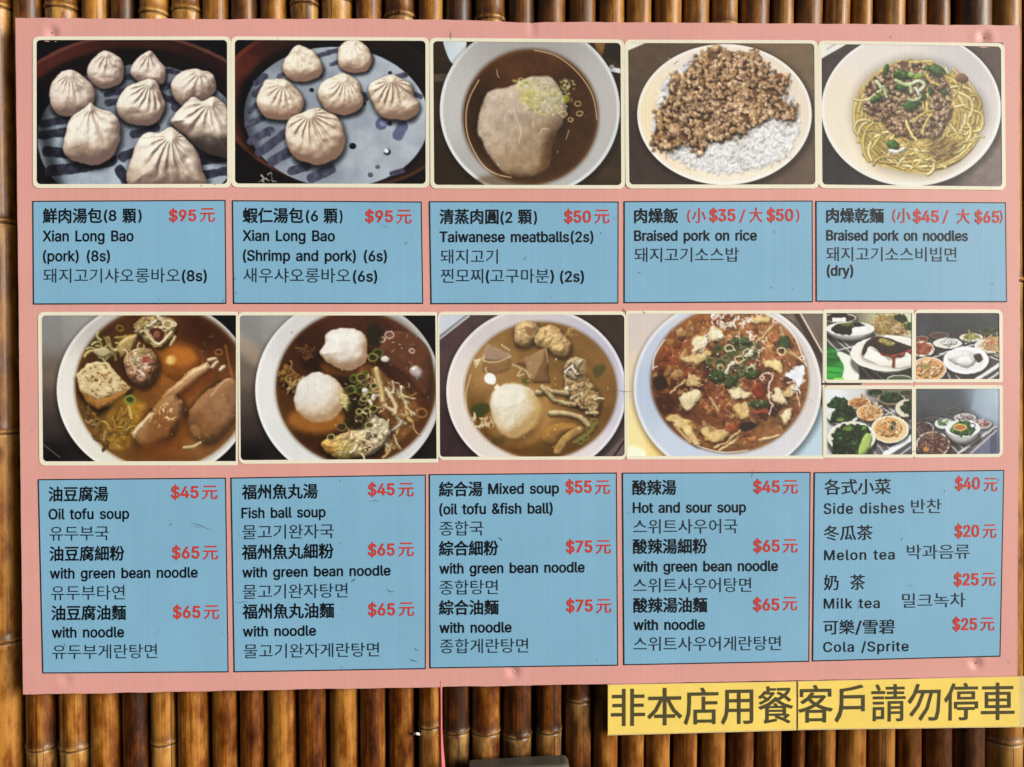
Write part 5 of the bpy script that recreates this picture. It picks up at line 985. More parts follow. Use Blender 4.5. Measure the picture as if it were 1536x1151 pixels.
# ------------------------------------------------------------------ lettering
INTER = json.loads(r'''{" ":[188,[]],"$":[447,[[202,-74,202,583,244,583,244,-74],[224,-9,172,-4,128,9,91,31,64,60,46,96,38,137,104,137,110,110,123,88,142,71,166,59,224,49,257,52,286,60,311,74,329,92,341,114,346,139,342,161,332,179,296,205,245,222,184,239,128,260,86,289,60,326,52,372,58,413,75,448,102,476,138,498,180,511,227,516,275,511,316,498,351,476,377,449,394,415,401,378,337,378,326,412,302,437,267,453,225,459,194,456,167,448,145,435,129,418,118,398,115,376,119,352,131,334,169,308,212,293,264,279,312,264,359,238,395,198,405,171,408,139,403,99,386,64,360,34,323,11,278,-4]]],"&":[448,[[197,-7,150,-2,110,12,78,34,54,62,39,96,34,133,37,163,47,189,85,235,140,279,216,335,237,352,255,375,262,405,258,427,245,445,226,457,201,461,168,453,145,431,137,399,145,363,169,327,204,284,438,0,364,0,171,231,121,293,87,344,78,370,75,398,79,430,91,458,109,481,134,499,165,510,200,513,235,510,266,499,290,482,308,459,320,433,324,404,315,362,291,325,256,293,154,217,110,174,100,154,97,131,100,108,109,87,124,70,143,57,166,49,193,46,223,50,251,59,301,95,321,121,336,151,346,186,349,224,408,224,405,180,397,144,371,92,345,62,333,47,305,23,271,7,234,-3]]],"(":[273,[[89,207,101,324,132,441,177,539,236,539,191,428,161,313,151,207,160,115,188,16,236,-96,177,-96,150,-46,128,4,111,55,99,106,92,156]]],")":[273,[[37,-96,86,18,113,116,122,207,112,313,82,428,37,539,97,539,142,441,173,323,184,207,182,156,174,104,161,53,144,3,123,-47,97,-96]]],"/":[249,[[235,533,71,-76,14,-76,178,533]]],"0":[453,[[227,-7,174,1,130,24,95,62,69,113,57,155,50,202,48,254,50,306,57,353,69,395,95,447,130,484,174,508,227,516,279,508,323,484,358,447,384,395,396,353,403,306,405,254,403,202,396,155,384,113,359,62,323,24,279,1],[227,50,261,56,290,74,313,103,330,144,340,194,344,254,340,314,330,365,313,405,290,435,261,453,227,460,192,453,163,435,140,405,123,365,113,314,109,254,113,194,123,144,140,103,163,74,192,56]]],"1":[453,[[76,0,76,55,391,55,391,0],[276,509,276,0,212,0,212,448,209,448,86,358,86,427,198,509]]],"2":[453,[[64,0,64,47,234,229,282,282,311,327,320,371,317,397,308,419,293,436,273,449,224,460,196,457,172,447,153,433,139,413,130,390,127,362,66,362,71,405,86,442,111,473,143,496,182,511,225,516,268,511,306,497,337,474,361,445,376,411,381,372,371,318,336,259,267,180,153,60,153,57,389,57,389,0]]],"3":[453,[[218,-7,173,-3,133,10,98,30,70,57,52,91,44,132,109,132,115,107,126,87,144,71,165,59,219,50,275,61,297,74,315,93,325,116,329,145,326,172,316,196,299,217,275,234,242,244,201,248,157,248,157,299,288,448,288,452,70,452,70,509,372,509,372,461,211,278,211,289,264,288,308,276,344,253,371,222,387,186,393,145,387,103,370,66,344,36,309,12,266,-2]]],"4":[453,[[40,105,40,158,247,509,311,509,109,166,109,163,413,163,413,105],[282,0,282,121,282,146,282,318,343,318,343,0]]],"5":[453,[[221,-7,178,-2,140,11,108,32,83,60,66,93,60,130,122,130,127,108,138,89,173,60,221,50,250,53,276,64,298,82,314,104,324,131,328,162,324,193,314,221,297,244,275,262,248,273,218,277,167,268,128,246,67,253,96,509,366,509,366,452,151,452,134,301,136,301,178,325,229,334,263,330,294,321,321,306,345,285,364,260,379,231,388,199,391,163,385,117,369,76,343,41,309,15,268,-1]]],"6":[453,[[226,-7,182,-1,142,15,109,40,84,74,69,115,64,162,68,199,80,239,137,340,252,509,322,509,151,261,145,261,165,288,196,307,235,314,278,309,316,295,346,271,370,240,384,201,389,157,384,112,368,73,343,39,310,14,271,-2],[226,48,254,52,279,63,299,79,314,101,324,128,327,157,324,187,314,213,299,235,279,251,254,262,226,265,198,262,174,252,153,235,138,214,128,188,125,158,128,128,138,102,153,79,174,63,198,52]]],"7":[453,[[97,0,323,448,323,452,62,452,62,509,391,509,391,449,165,0]]],"8":[453,[[226,-7,178,-2,136,11,101,33,74,62,57,96,52,135,55,166,65,195,81,220,101,241,125,256,153,265,153,267,119,282,93,308,76,342,70,380,75,417,90,450,114,477,146,498,184,511,226,516,269,511,306,498,337,477,361,450,377,417,382,380,376,342,359,308,333,282,300,267,300,265,327,256,351,241,372,220,387,195,397,166,401,135,395,96,378,62,352,33,317,11,275,-2],[226,49,258,52,285,60,307,74,323,91,333,113,337,139,333,165,322,189,305,208,283,223,256,232,226,235,196,232,169,223,147,208,130,189,119,165,115,139,119,113,129,91,145,74,167,60,195,52],[226,290,274,300,293,313,307,330,316,351,319,376,316,399,308,420,294,437,275,449,226,460,177,449,159,437,145,420,136,399,133,376,136,351,145,330,159,313,178,300]]],"9":[453,[[226,516,271,510,310,494,343,468,368,434,384,393,389,347,385,309,373,270,315,168,200,0,130,0,301,248,307,248,287,221,257,202,218,195,175,199,137,214,106,237,83,269,68,307,64,352,69,397,85,436,110,469,143,494,182,510],[226,460,199,457,174,446,154,429,138,407,129,381,125,352,129,322,138,295,154,274,174,257,199,247,226,243,254,247,279,257,299,273,314,295,324,321,327,350,324,381,314,407,299,429,279,446,254,457]]],"B":[456,[[60,0,60,509,241,509,289,504,329,491,359,469,381,442,394,410,398,374,395,344,387,320,356,286,315,267,315,262,339,257,363,245,385,227,402,203,414,173,418,136,413,100,400,67,377,39,344,18,301,4,247,0],[125,57,245,57,296,63,330,80,349,105,355,137,352,161,342,184,327,203,306,218,279,228,248,231,125,231],[125,285,238,285,288,296,308,309,323,326,333,348,336,372,330,403,313,429,283,446,240,452,125,452]]],"C":[510,[[267,-7,225,-3,186,7,150,25,119,49,92,79,70,115,53,157,44,203,40,254,44,305,53,352,70,393,92,429,119,459,150,484,186,501,225,512,267,516,340,504,373,490,402,471,427,447,448,418,463,385,473,348,408,348,389,395,357,428,315,449,267,456,223,450,184,432,150,403,125,364,109,314,103,254,109,194,125,145,151,105,184,76,223,59,267,53,315,60,357,81,389,114,408,160,473,160,463,124,448,91,428,62,402,38,373,19,341,5,305,-4]]],"F":[410,[[60,0,60,509,369,509,369,452,125,452,125,278,346,278,346,221,125,221,125,0]]],"H":[517,[[60,0,60,509,125,509,125,289,392,289,392,509,457,509,457,0,392,0,392,232,125,232,125,0]]],"L":[393,[[60,0,60,509,125,509,125,57,361,57,361,0]]],"M":[628,[[60,0,60,509,152,509,277,187,287,159,299,123,311,84,322,49,307,49,318,83,330,121,342,158,352,187,476,509,568,509,568,0,504,0,504,291,504,327,505,369,506,413,507,457,513,457,498,409,482,363,467,322,456,291,342,0,286,0,170,291,159,321,145,361,129,408,112,457,119,457,120,416,121,372,122,328,122,291,122,0]]],"O":[533,[[267,-7,225,-3,186,7,150,25,119,49,92,79,70,115,53,157,44,203,40,254,44,305,53,352,70,393,92,429,119,459,150,484,186,501,225,512,267,516,309,512,348,501,384,484,415,459,442,429,464,393,480,352,490,305,493,254,490,203,480,157,464,115,442,79,415,49,384,25,348,7,309,-3],[267,53,310,59,349,76,383,105,408,144,425,194,430,254,425,314,408,365,383,404,349,433,310,450,267,456,223,450,184,433,151,404,125,364,109,314,103,254,109,194,125,144,151,105,184,76,223,59]]],"S":[447,[[224,-9,172,-4,128,9,91,31,64,60,46,96,38,137,104,137,110,110,123,88,142,71,166,59,224,49,257,52,286,60,311,74,329,92,341,114,346,139,342,161,332,179,296,205,245,222,184,239,128,260,86,289,60,326,52,372,58,413,75,448,102,476,138,498,180,511,227,516,275,511,316,498,351,476,377,449,394,415,401,378,337,378,326,412,302,437,267,453,225,459,194,456,167,448,145,435,129,418,118,398,115,376,119,352,131,334,169,308,212,293,264,279,312,264,359,238,395,198,405,171,408,139,403,99,386,64,360,34,323,11,278,-4]]],"T":[449,[[32,452,32,509,417,509,417,452,257,452,257,0,193,0,193,452]]],"X":[474,[[18,0,217,284,217,236,29,509,104,509,178,400,204,361,223,329,243,292,232,292,252,329,272,361,298,400,374,509,446,509,259,239,259,287,456,0,382,0,292,129,268,165,250,195,230,231,244,231,225,196,206,166,182,129,91,0]]],"a":[389,[[160,-9,126,-5,94,5,68,22,48,45,35,73,30,108,34,138,43,161,58,179,78,193,125,211,178,220,234,227,265,235,273,243,276,255,276,257,267,297,240,322,196,331,149,322,118,301,100,274,41,291,57,322,79,346,104,364,133,375,194,384,239,379,286,360,306,343,322,320,333,290,337,251,337,0,277,0,277,52,272,52,252,25,215,1],[170,45,202,49,228,59,248,74,263,93,272,115,276,138,276,190,259,182,231,176,200,171,175,168,134,159,103,139,95,124,92,105,102,72,130,52]]],"b":[424,[[229,-8,198,-5,172,4,138,31,118,59,112,59,112,0,53,0,53,509,114,509,114,319,118,319,137,346,171,373,197,381,229,384,274,378,313,361,345,332,370,293,385,245,390,189,385,133,370,84,346,45,313,16,274,-2],[220,47,253,51,279,66,301,88,316,117,325,151,328,189,325,227,316,261,301,290,280,311,253,325,220,330,188,325,161,312,140,291,125,263,116,229,113,189,116,150,125,115,140,86,162,65,188,51]]],"c":[396,[[207,-8,159,-2,117,16,82,46,56,85,40,133,34,187,40,243,56,291,82,330,117,360,159,378,207,384,260,377,305,356,340,322,362,277,303,262,290,289,270,311,242,325,207,330,173,325,145,310,124,287,108,258,99,224,96,187,99,151,108,117,124,89,145,66,173,51,207,46,243,52,271,66,292,89,304,117,363,102,341,56,306,21,261,-1]]],"d":[424,[[195,-8,151,-2,111,16,79,45,55,84,39,133,34,189,39,245,55,293,79,332,112,361,151,378,196,384,228,381,253,373,287,346,306,319,311,319,311,509,372,509,372,0,313,0,313,59,307,59,287,31,252,4,227,-5],[205,47,236,51,263,65,284,86,299,115,309,150,312,189,309,229,300,263,284,291,263,312,237,325,205,330,172,325,145,311,124,290,108,261,99,227,96,189,99,151,109,117,124,88,145,66,172,51]]],"e":[404,[[212,-8,161,-2,117,16,82,46,56,85,40,132,34,187,39,242,55,290,81,329,115,359,157,378,205,384,266,374,294,361,319,341,341,315,357,282,368,242,371,194,371,169,75,169,75,221,338,221,310,202,307,237,298,269,283,294,263,314,237,326,205,330,173,326,146,313,125,294,109,270,99,241,96,211,96,178,100,139,110,106,128,80,151,61,179,50,212,46,254,53,285,73,306,105,365,91,353,63,335,39,311,19,283,4,249,-5]]],"f":[254,[[228,379,228,327,6,327,6,379],[81,0,81,432,84,461,96,486,113,505,135,519,187,530,222,527,243,521,227,468,215,472,195,474,171,470,154,460,145,443,142,419,142,0]]],"g":[425,[[207,-151,168,-148,134,-140,82,-110,51,-69,101,-41,122,-66,154,-88,207,-97,249,-92,282,-75,304,-47,311,-6,311,68,306,68,287,41,252,16,227,8,195,5,152,10,113,27,80,53,55,90,39,136,34,191,39,246,55,293,80,332,112,361,152,378,196,384,228,382,253,373,288,346,308,319,313,319,313,379,372,379,372,-9,367,-54,350,-90,324,-117,291,-136,251,-147],[205,59,237,63,264,75,285,95,300,121,309,154,312,193,309,231,300,264,285,291,264,312,237,325,205,330,172,325,145,312,124,290,109,262,99,229,96,193,99,155,109,123,124,96,145,76,172,63]]],"h":[410,[[114,227,114,0,53,0,53,509,114,509,114,287,102,287,124,332,152,362,187,379,227,384,264,380,295,369,321,349,341,321,353,285,357,240,357,0,296,0,296,235,290,275,273,304,246,323,210,329,184,326,161,317,141,303,126,283,117,257]]],"i":[167,[[53,0,53,379,114,379,114,0],[84,443,67,446,54,455,44,468,41,483,44,499,54,512,67,521,84,524,100,521,114,512,123,499,126,483,123,468,114,455,100,446]]],"j":[167,[[53,379,114,379,114,-30,111,-63,102,-90,86,-113,65,-129,37,-139,4,-143,-10,-143,-10,-87,2,-87,25,-83,40,-72,50,-54,53,-29],[83,443,67,446,53,455,44,468,41,483,44,499,53,512,67,521,83,524,100,521,114,512,123,499,126,483,123,468,114,455,100,446]]],"k":[381,[[110,137,110,212,121,212,284,379,360,379,184,199,177,199],[53,0,53,509,114,509,114,0],[294,0,148,186,191,229,372,0]]],"l":[189,[[139,-2,101,3,74,20,58,47,53,84,53,509,114,509,114,99,120,62,130,54,146,52,160,53,170,54,181,3,162,-1]]],"m":[610,[[53,0,53,379,112,379,112,295,108,295,118,323,132,346,172,376,219,386,257,380,287,361,309,331,321,295,312,295,322,321,337,343,381,375,437,386,468,383,497,372,522,354,541,328,553,296,557,255,557,0,496,0,496,254,490,289,473,313,447,326,419,330,395,328,374,320,345,290,335,247,335,0,274,0,274,260,269,288,253,311,229,326,199,330,158,320,140,307,126,289,117,266,114,238,114,0]]],"n":[410,[[114,227,114,0,53,0,53,379,112,379,112,287,102,287,124,332,152,362,187,379,227,384,264,380,295,369,321,349,341,321,353,285,357,240,357,0,296,0,296,235,290,275,273,304,246,323,210,329,184,326,161,317,141,303,126,283,117,257]]],"o":[415,[[207,-8,159,-2,117,16,82,46,56,85,40,133,34,187,40,243,56,291,82,330,117,360,159,378,207,384,256,378,299,360,333,330,359,291,376,243,381,187,376,133,359,85,333,46,299,16,256,-2],[207,46,242,51,270,66,292,89,307,117,316,151,319,187,316,224,307,258,292,287,270,310,242,325,207,330,173,325,145,310,124,287,108,258,99,224,96,187,99,151,108,117,124,89,145,66,173,51]]],"p":[424,[[53,-143,53,379,112,379,112,319,118,319,137,346,171,373,197,381,229,384,274,378,313,361,345,332,370,293,385,245,390,189,385,133,370,84,346,45,313,16,274,-2,229,-8,198,-5,173,4,138,31,118,59,114,59,114,-143],[220,47,253,51,279,66,301,88,316,117,325,151,328,189,325,227,316,261,301,290,280,311,253,325,220,330,188,325,161,312,140,291,125,263,116,229,113,189,116,150,125,115,140,86,162,65,188,51]]],"r":[259,[[53,0,53,379,112,379,112,321,115,321,130,347,152,367,181,380,213,385,229,384,243,384,243,322,230,324,207,326,182,323,159,315,140,301,126,284,117,262,114,237,114,0]]],"s":[365,[[182,-8,145,-5,112,3,84,18,62,38,45,63,36,94,94,107,105,79,124,60,150,49,181,45,217,50,244,62,262,81,268,103,265,121,254,136,237,147,212,155,149,170,104,186,72,208,53,237,47,274,51,305,65,332,87,354,115,370,149,381,187,384,223,381,254,372,279,358,299,339,324,290,268,277,258,298,243,316,219,328,187,333,156,329,131,317,114,299,109,277,112,258,124,243,172,223,229,209,275,194,306,171,325,142,331,107,326,75,312,47,290,24,260,6,223,-5]]],"t":[227,[[204,379,204,327,6,327,6,379],[65,471,126,471,126,98,128,76,136,61,150,53,170,50,185,51,202,54,213,2,192,-3,168,-4,125,2,92,21,72,52,65,93]]],"u":[410,[[182,-5,146,-1,115,11,89,31,69,59,57,95,53,139,53,379,114,379,114,144,119,105,137,75,164,56,200,50,226,53,249,62,268,77,283,97,293,122,296,153,296,379,357,379,357,0,298,0,298,92,307,92,286,47,257,17,222,0]]],"v":[389,[[163,0,17,379,84,379,165,155,187,87,206,21,184,21,203,87,224,155,305,379,371,379,226,0]]],"w":[567,[[138,0,23,379,87,379,133,214,154,137,175,41,165,41,186,135,206,214,252,379,316,379,362,214,382,136,402,41,391,41,413,135,434,214,480,379,545,379,429,0,368,0,319,172,305,225,291,280,277,338,291,338,277,280,263,225,248,172,199,0]]],"x":[379,[[21,0,171,218,171,171,29,379,100,379,147,306,179,253,207,206,175,206,202,253,233,306,282,379,352,379,209,169,209,214,358,0,287,0,231,85,200,136,173,182,205,182,178,136,148,85,91,0]]],"y":[389,[[47,-139,61,-86,71,-87,104,-89,130,-74,151,-36,163,-1,17,379,84,379,165,155,187,87,206,21,184,21,202,87,224,155,305,379,371,379,204,-58,177,-107,139,-136,91,-145,65,-143]]]}''')
_cache = {}
def curve_mesh(c):
    o = bpy.data.objects.new('tmp', c); COL.objects.link(o)
    dg = bpy.context.evaluated_depsgraph_get(); dg.update()
    me = bpy.data.meshes.new_from_object(o.evaluated_get(dg))
    v = np.zeros(len(me.vertices) * 3); me.vertices.foreach_get('co', v)
    f = [tuple(p.vertices) for p in me.polygons]
    bpy.data.objects.remove(o); bpy.data.curves.remove(c); bpy.data.meshes.remove(me)
    return v.reshape(-1, 3)[:, :2].copy(), f

def cjk(s):
    if ('c', s) not in _cache:
        c = bpy.data.curves.new('tmp', 'FONT'); c.body = s; c.size = 1; c.resolution_u = 2; c.fill_mode = 'FRONT'
        _cache['c', s] = curve_mesh(c)
    return _cache['c', s]

def glyph(ch):
    if ('g', ch) not in _cache:
        area = lambda q: sum(q[2 * i] * q[(2 * i + 3) % len(q)] - q[(2 * i + 2) % len(q)] * q[2 * i + 1] for i in range(len(q) // 2))
        outer = [q for q in INTER[ch][1] if area(q) < 0]; holes = [q for q in INTER[ch][1] if area(q) > 0]
        V, F, n0 = [], [], 0
        for k, q0 in enumerate(outer):                          # overlapping strokes of one letter: one layer each
            c = bpy.data.curves.new('tmp', 'CURVE'); c.dimensions = '2D'; c.fill_mode = 'FRONT'
            for q in [q0] + (holes if k == 0 else []):
                sp = c.splines.new('POLY'); n = len(q) // 2; sp.points.add(n - 1); sp.use_cyclic_u = True
                for i in range(n): sp.points[i].co = (q[2 * i] / 509, q[2 * i + 1] / 509, 0, 1)
            v, f = curve_mesh(c)
            V.append(np.column_stack([v, np.full(len(v), k)])); F += [tuple(i + n0 for i in g) for g in f]; n0 += len(v)
        _cache['g', ch] = (np.vstack(V) if V else np.zeros((0, 3)), F)
    return _cache['g', ch]

def latin(s, space=1.0, track=0.0):
    key = ('l', s, space, track)
    if key not in _cache:
        x = 0; VV, FF, n0 = [], [], 0
        for ch in s:
            adv, cons = INTER[ch]
            gv, gf = glyph(ch)
            if len(gv):
                VV.append(gv + (x / 509, 0, 0)); FF += [tuple(i + n0 for i in f) for f in gf]; n0 += len(gv)
            x += adv * (space if ch == ' ' else 1) + track * 509
        _cache[key] = (np.vstack(VV), FF)
    return _cache[key]

class Text:
    """collects runs of lettering (in picture pixels) that become one mesh"""
    def __init__(s, y0): s.v = []; s.f = []; s.y0 = y0; s.n = 0
    def add(s, pts, faces, bold):
        offs = [(0, 0)] + [(bold * math.cos(a * math.pi / 4), bold * math.sin(a * math.pi / 4)) for a in range(8)] if bold else [(0, 0)]
        for k, (dx, dy) in enumerate(offs):
            P = at(pts[:, :2] + (dx, dy), s.y0 - .00001 * k); P[:, 1] -= .000003 * pts[:, 2]
            s.v.append(P); s.f += [tuple(i + s.n for i in f) for f in faces]; s.n += len(pts)
    def run(s, kind, txt, x0, x1, a, b, slope=0, xref=0, bold=.3, space=1.5, track=0):
        if kind == 'l':                                     # Latin: a = baseline, b = cap height
            v, f = latin(txt, space, track); sc = b; y = a - v[:, 1] * sc
        else:                                               # a, b = top and bottom of a full-height character
            v, f = cjk(txt); r, _ = cjk('國'); t, bo = r[:, 1].max(), r[:, 1].min()
            y = a + (t - v[:, 1]) / (t - bo) * (b - a)
        xm, xM = v[:, 0].min(), v[:, 0].max()
        x = x0 + bold + (v[:, 0] - xm) / (xM - xm) * (x1 - x0 - 2 * bold)
        s.add(np.stack([x, y + slope * (x - xref), v[:, 2] if v.shape[1] > 2 else 0 * x], 1), f, bold)
    def build(s, name, mat, parent, org=None):
        o = mesh_obj(name, np.vstack(s.v), s.f, mat, parent, ORG if org is None else org)
        return o

K1, K2 = 4.955, 3.4875
B = {'c': .42, 'k': .0, 'l': .33, 'p': .62, 'y': 0, 't': .1}
WGBN = ('l', 'with green bean noodle')
CAP = [  # quad, zoom origin, zoom scale, slope, label, runs(kind, text, x0, x1, a, b)
    ([(48.5, 301.5), (338.3, 300), (339.7, 456), (49.5, 457)], (40, 290), K1, -.002, 'blue caption reading Xian Long Bao (pork), $95',
     [('c', '鮮肉湯包', 120, 562, 118, 222), ('l', '(8', 575, 668, 205, 76), ('c', '顆', 712, 815, 118, 222), ('l', ')', 830, 855, 205, 76), ('p', '$95', 1058, 1262, 207, 80), ('y', '元', 1290, 1400, 110, 216),
      ('l', 'Xian Long Bao', 120, 795, 357, 77), ('l', '(pork) (8s)', 122, 620, 505, 76), ('k', '돼지고기샤오롱바오', 125, 1140, 563, 667), ('l', '(8s)', 1155, 1340, 655, 78)]),
    ([(348, 300.5), (632.6, 302.5), (635, 456), (349.7, 456)], (340, 290), K1, .004, 'blue caption reading Xian Long Bao (shrimp and pork), $95',
     [('c', '蝦仁湯包', 120, 572, 114, 220), ('l', '(6', 590, 680, 205, 76), ('c', '顆', 722, 825, 114, 220), ('l', ')', 840, 862, 205, 76), ('p', '$95', 1030, 1238, 208, 82), ('y', '元', 1265, 1375, 116, 222),
      ('l', 'Xian Long Bao', 120, 805, 353, 77), ('l', '(Shrimp and pork) (6s)', 122, 1192, 501, 77), ('k', '새우샤오롱바오', 125, 920, 559, 664), ('l', '(6s)', 940, 1120, 653, 78)]),
    ([(643.5, 302), (928, 302.5), (927.6, 455.5), (646, 456.5)], (635, 290), K1, 0, 'blue caption reading Taiwanese meatballs, $50',
     [('c', '清蒸肉圓', 122, 560, 124, 228), ('l', '(2', 575, 662, 218, 78), ('c', '顆', 705, 808, 124, 228), ('l', ')', 822, 846, 218, 78), ('p', '$50', 1048, 1248, 216, 85), ('y', '元', 1275, 1385, 120, 224),
      ('l', 'Taiwanese meatballs(2s)', 122, 1265, 362, 76), ('k', '돼지고기', 130, 555, 421, 525), ('k', '찐모찌', 132, 445, 565, 668), ('l', '(', 466, 492, 655, 78), ('k', '고구마분', 500, 935, 565, 668), ('l', ')', 945, 972, 655, 78), ('l', '(2s)', 1018, 1195, 658, 78)]),
    ([(935.7, 302), (1219, 301), (1219.6, 453.5), (935.7, 455)], (925, 290), K1, -.003, 'blue caption reading Braised pork on rice',
     [('c', '肉燥飯', 132, 458, 118, 222), ('t', '(', 525, 553, 205, 78), ('y', '小', 565, 665, 115, 222), ('p', '$35', 690, 885, 208, 86), ('t', '/', 912, 960, 210, 84), ('y', '大', 990, 1085, 115, 219), ('p', '$50', 1118, 1315, 208, 86), ('t', ')', 1335, 1360, 205, 78),
      ('l', 'Braised pork on rice', 132, 1043, 353, 75), ('k', '돼지고기소스밥', 135, 910, 408, 513)]),
    ([(1223.5, 301.5), (1509, 303.7), (1510.6, 453.5), (1224, 452.7)], (1216, 290), K1, .004, 'blue caption reading Braised pork on noodles (dry)',
     [('c', '肉燥乾麵', 118, 545, 116, 219), ('t', '(', 608, 635, 200, 78), ('y', '小', 642, 745, 115, 218), ('p', '$45', 762, 955, 211, 84), ('t', '/', 980, 1028, 210, 84), ('y', '大', 1088, 1185, 118, 222), ('p', '$65', 1220, 1405, 213, 84), ('t', ')', 1404, 1429, 205, 78),
      ('l', 'Braised pork on noodles', 118, 1170, 350, 75), ('k', '돼지고기소스비빕면', 118, 1085, 402, 506), ('l', '(dry)', 122, 318, 612, 75)]),
    ([(56.6, 719), (339, 716.6), (343, 1008.8), (63.5, 1010.5)], (40, 700), K2, -.008, 'blue caption reading Oil tofu soup, $45 and $65',
     [('c', '油豆腐湯', 115, 427, 110, 183), ('p', '$45', 755, 900, 170, 60), ('y', '元', 918, 1000, 105, 179), ('l', 'Oil tofu soup', 115, 537, 276, 53), ('k', '유두부국', 120, 430, 315, 389),
      ('c', '油豆腐細粉', 120, 512, 422, 495), ('p', '$65', 760, 905, 486, 60), ('y', '元', 922, 1002, 420, 494), (*WGBN, 122, 895, 586, 53), ('k', '유두부타연', 128, 513, 626, 700),
      ('c', '油豆腐油麵', 130, 520, 732, 805), ('p', '$65', 765, 910, 797, 60), ('y', '元', 928, 1008, 731, 805), ('l', 'with noodle', 132, 510, 895, 53), ('k', '유두부게란탕면', 135, 682, 935, 1008)]),
    ([(345.8, 716.6), (638.8, 712), (638.8, 1004), (350.6, 1008.8)], (330, 700), K2, -.014, 'blue caption reading Fish ball soup, $45 and $65',
     [('c', '福州魚丸湯', 115, 512, 99, 172), ('p', '$45', 775, 915, 160, 60), ('y', '元', 935, 1015, 96, 170), ('l', 'Fish ball soup', 113, 553, 270, 53), ('k', '물고기완자국', 118, 595, 308, 382),
      ('c', '福州魚丸細粉', 115, 595, 413, 487), ('p', '$65', 775, 915, 475, 60), ('y', '元', 935, 1015, 408, 482), (*WGBN, 117, 893, 580, 52), ('k', '물고기완자탕면', 120, 668, 620, 694),
      ('c', '福州魚丸油麵', 118, 598, 724, 798), ('p', '$65', 775, 917, 788, 60), ('y', '元', 937, 1017, 721, 795), ('l', 'with noodle', 120, 503, 889, 52), ('k', '물고기완자게란탕면', 125, 833, 932, 1005)]),
    ([(643.5, 711.5), (925.3, 709), (927.3, 998.8), (644.3, 1003)], (630, 690), K2, -.010, 'blue caption reading Mixed soup (oil tofu & fish ball)',
     [('c', '綜合湯', 100, 328, 119, 192), ('l', 'Mixed soup', 358, 728, 181, 54), ('p', '$55', 762, 900, 179, 62), ('y', '元', 918, 995, 114, 188), ('l', '(oil tofu &fish ball)', 102, 695, 285, 54), ('k', '종합국', 103, 332, 324, 398),
      ('c', '綜合細粉', 100, 410, 429, 502), ('p', '$75', 765, 903, 491, 60), ('y', '元', 922, 1000, 427, 500), (*WGBN, 102, 862, 595, 53), ('k', '종합탕면', 103, 408, 633, 707),
      ('c', '綜合油麵', 100, 412, 739, 812), ('p', '$75', 765, 905, 800, 60), ('y', '元', 925, 1002, 735, 809), ('l', 'with noodle', 102, 480, 905, 53), ('k', '종합게란탕면', 105, 567, 940, 1014)]),
    ([(933, 709.2), (1216, 708), (1214, 993), (935.2, 998.2)], (920, 690), K2, -.006, 'blue caption reading Hot and sour soup, $45 and $65',
     [('c', '酸辣湯', 100, 330, 110, 184), ('p', '$45', 733, 872, 174, 60), ('y', '元', 890, 967, 109, 183), ('l', 'Hot and sour soup', 103, 695, 277, 53), ('k', '스위트사우어국', 105, 650, 314, 388),
      ('c', '酸辣湯細粉', 103, 492, 418, 492), ('p', '$65', 733, 872, 484, 60), ('y', '元', 890, 965, 418, 491), (*WGBN, 105, 862, 585, 53), ('k', '스위트사우어탕면', 105, 722, 622, 696),
      ('c', '酸辣湯油麵', 105, 492, 726, 800), ('p', '$65', 732, 870, 791, 60), ('y', '元', 888, 963, 720, 793), ('l', 'with noodle', 107, 480, 890, 53), ('k', '스위트사우어게란탕면', 107, 877, 928, 1002)]),
    ([(1221, 708.6), (1506.5, 705), (1500.8, 985.3), (1218.3, 992.5)], (1206, 690), K2, -.012, 'blue caption listing side dishes, teas and canned drinks',
     [('d', '各式小菜', 108, 455, 106, 183), ('p', '$40', 792, 922, 162, 60), ('y', '元', 942, 1013, 103, 176), ('s', 'Side dishes', 105, 525, 283, 55), ('k', '반찬', 562, 720, 214, 287),
      ('d', '冬瓜茶', 105, 360, 348, 422), ('p', '$20', 790, 918, 411, 60), ('y', '元', 938, 1008, 346, 420), ('s', 'Melon tea', 107, 475, 525, 52), ('k', '박과음류', 540, 868, 452, 526),
      ('d', '奶', 105, 182, 606, 682), ('d', '茶', 243, 320, 606, 682), ('p', '$25', 785, 915, 664, 60), ('y', '元', 932, 1003, 599, 671), ('s', 'Milk tea', 105, 397, 778, 52), ('k', '밀크녹차', 515, 845, 706, 780),
      ('d', '可樂', 103, 265, 842, 914), ('t2', '/', 270, 303, 908, 62), ('d', '雪碧', 310, 475, 842, 914), ('p', '$25', 778, 907, 898, 60), ('y', '元', 925, 998, 833, 905), ('s', 'Cola /Sprite', 102, 548, 1005, 51)]),
]
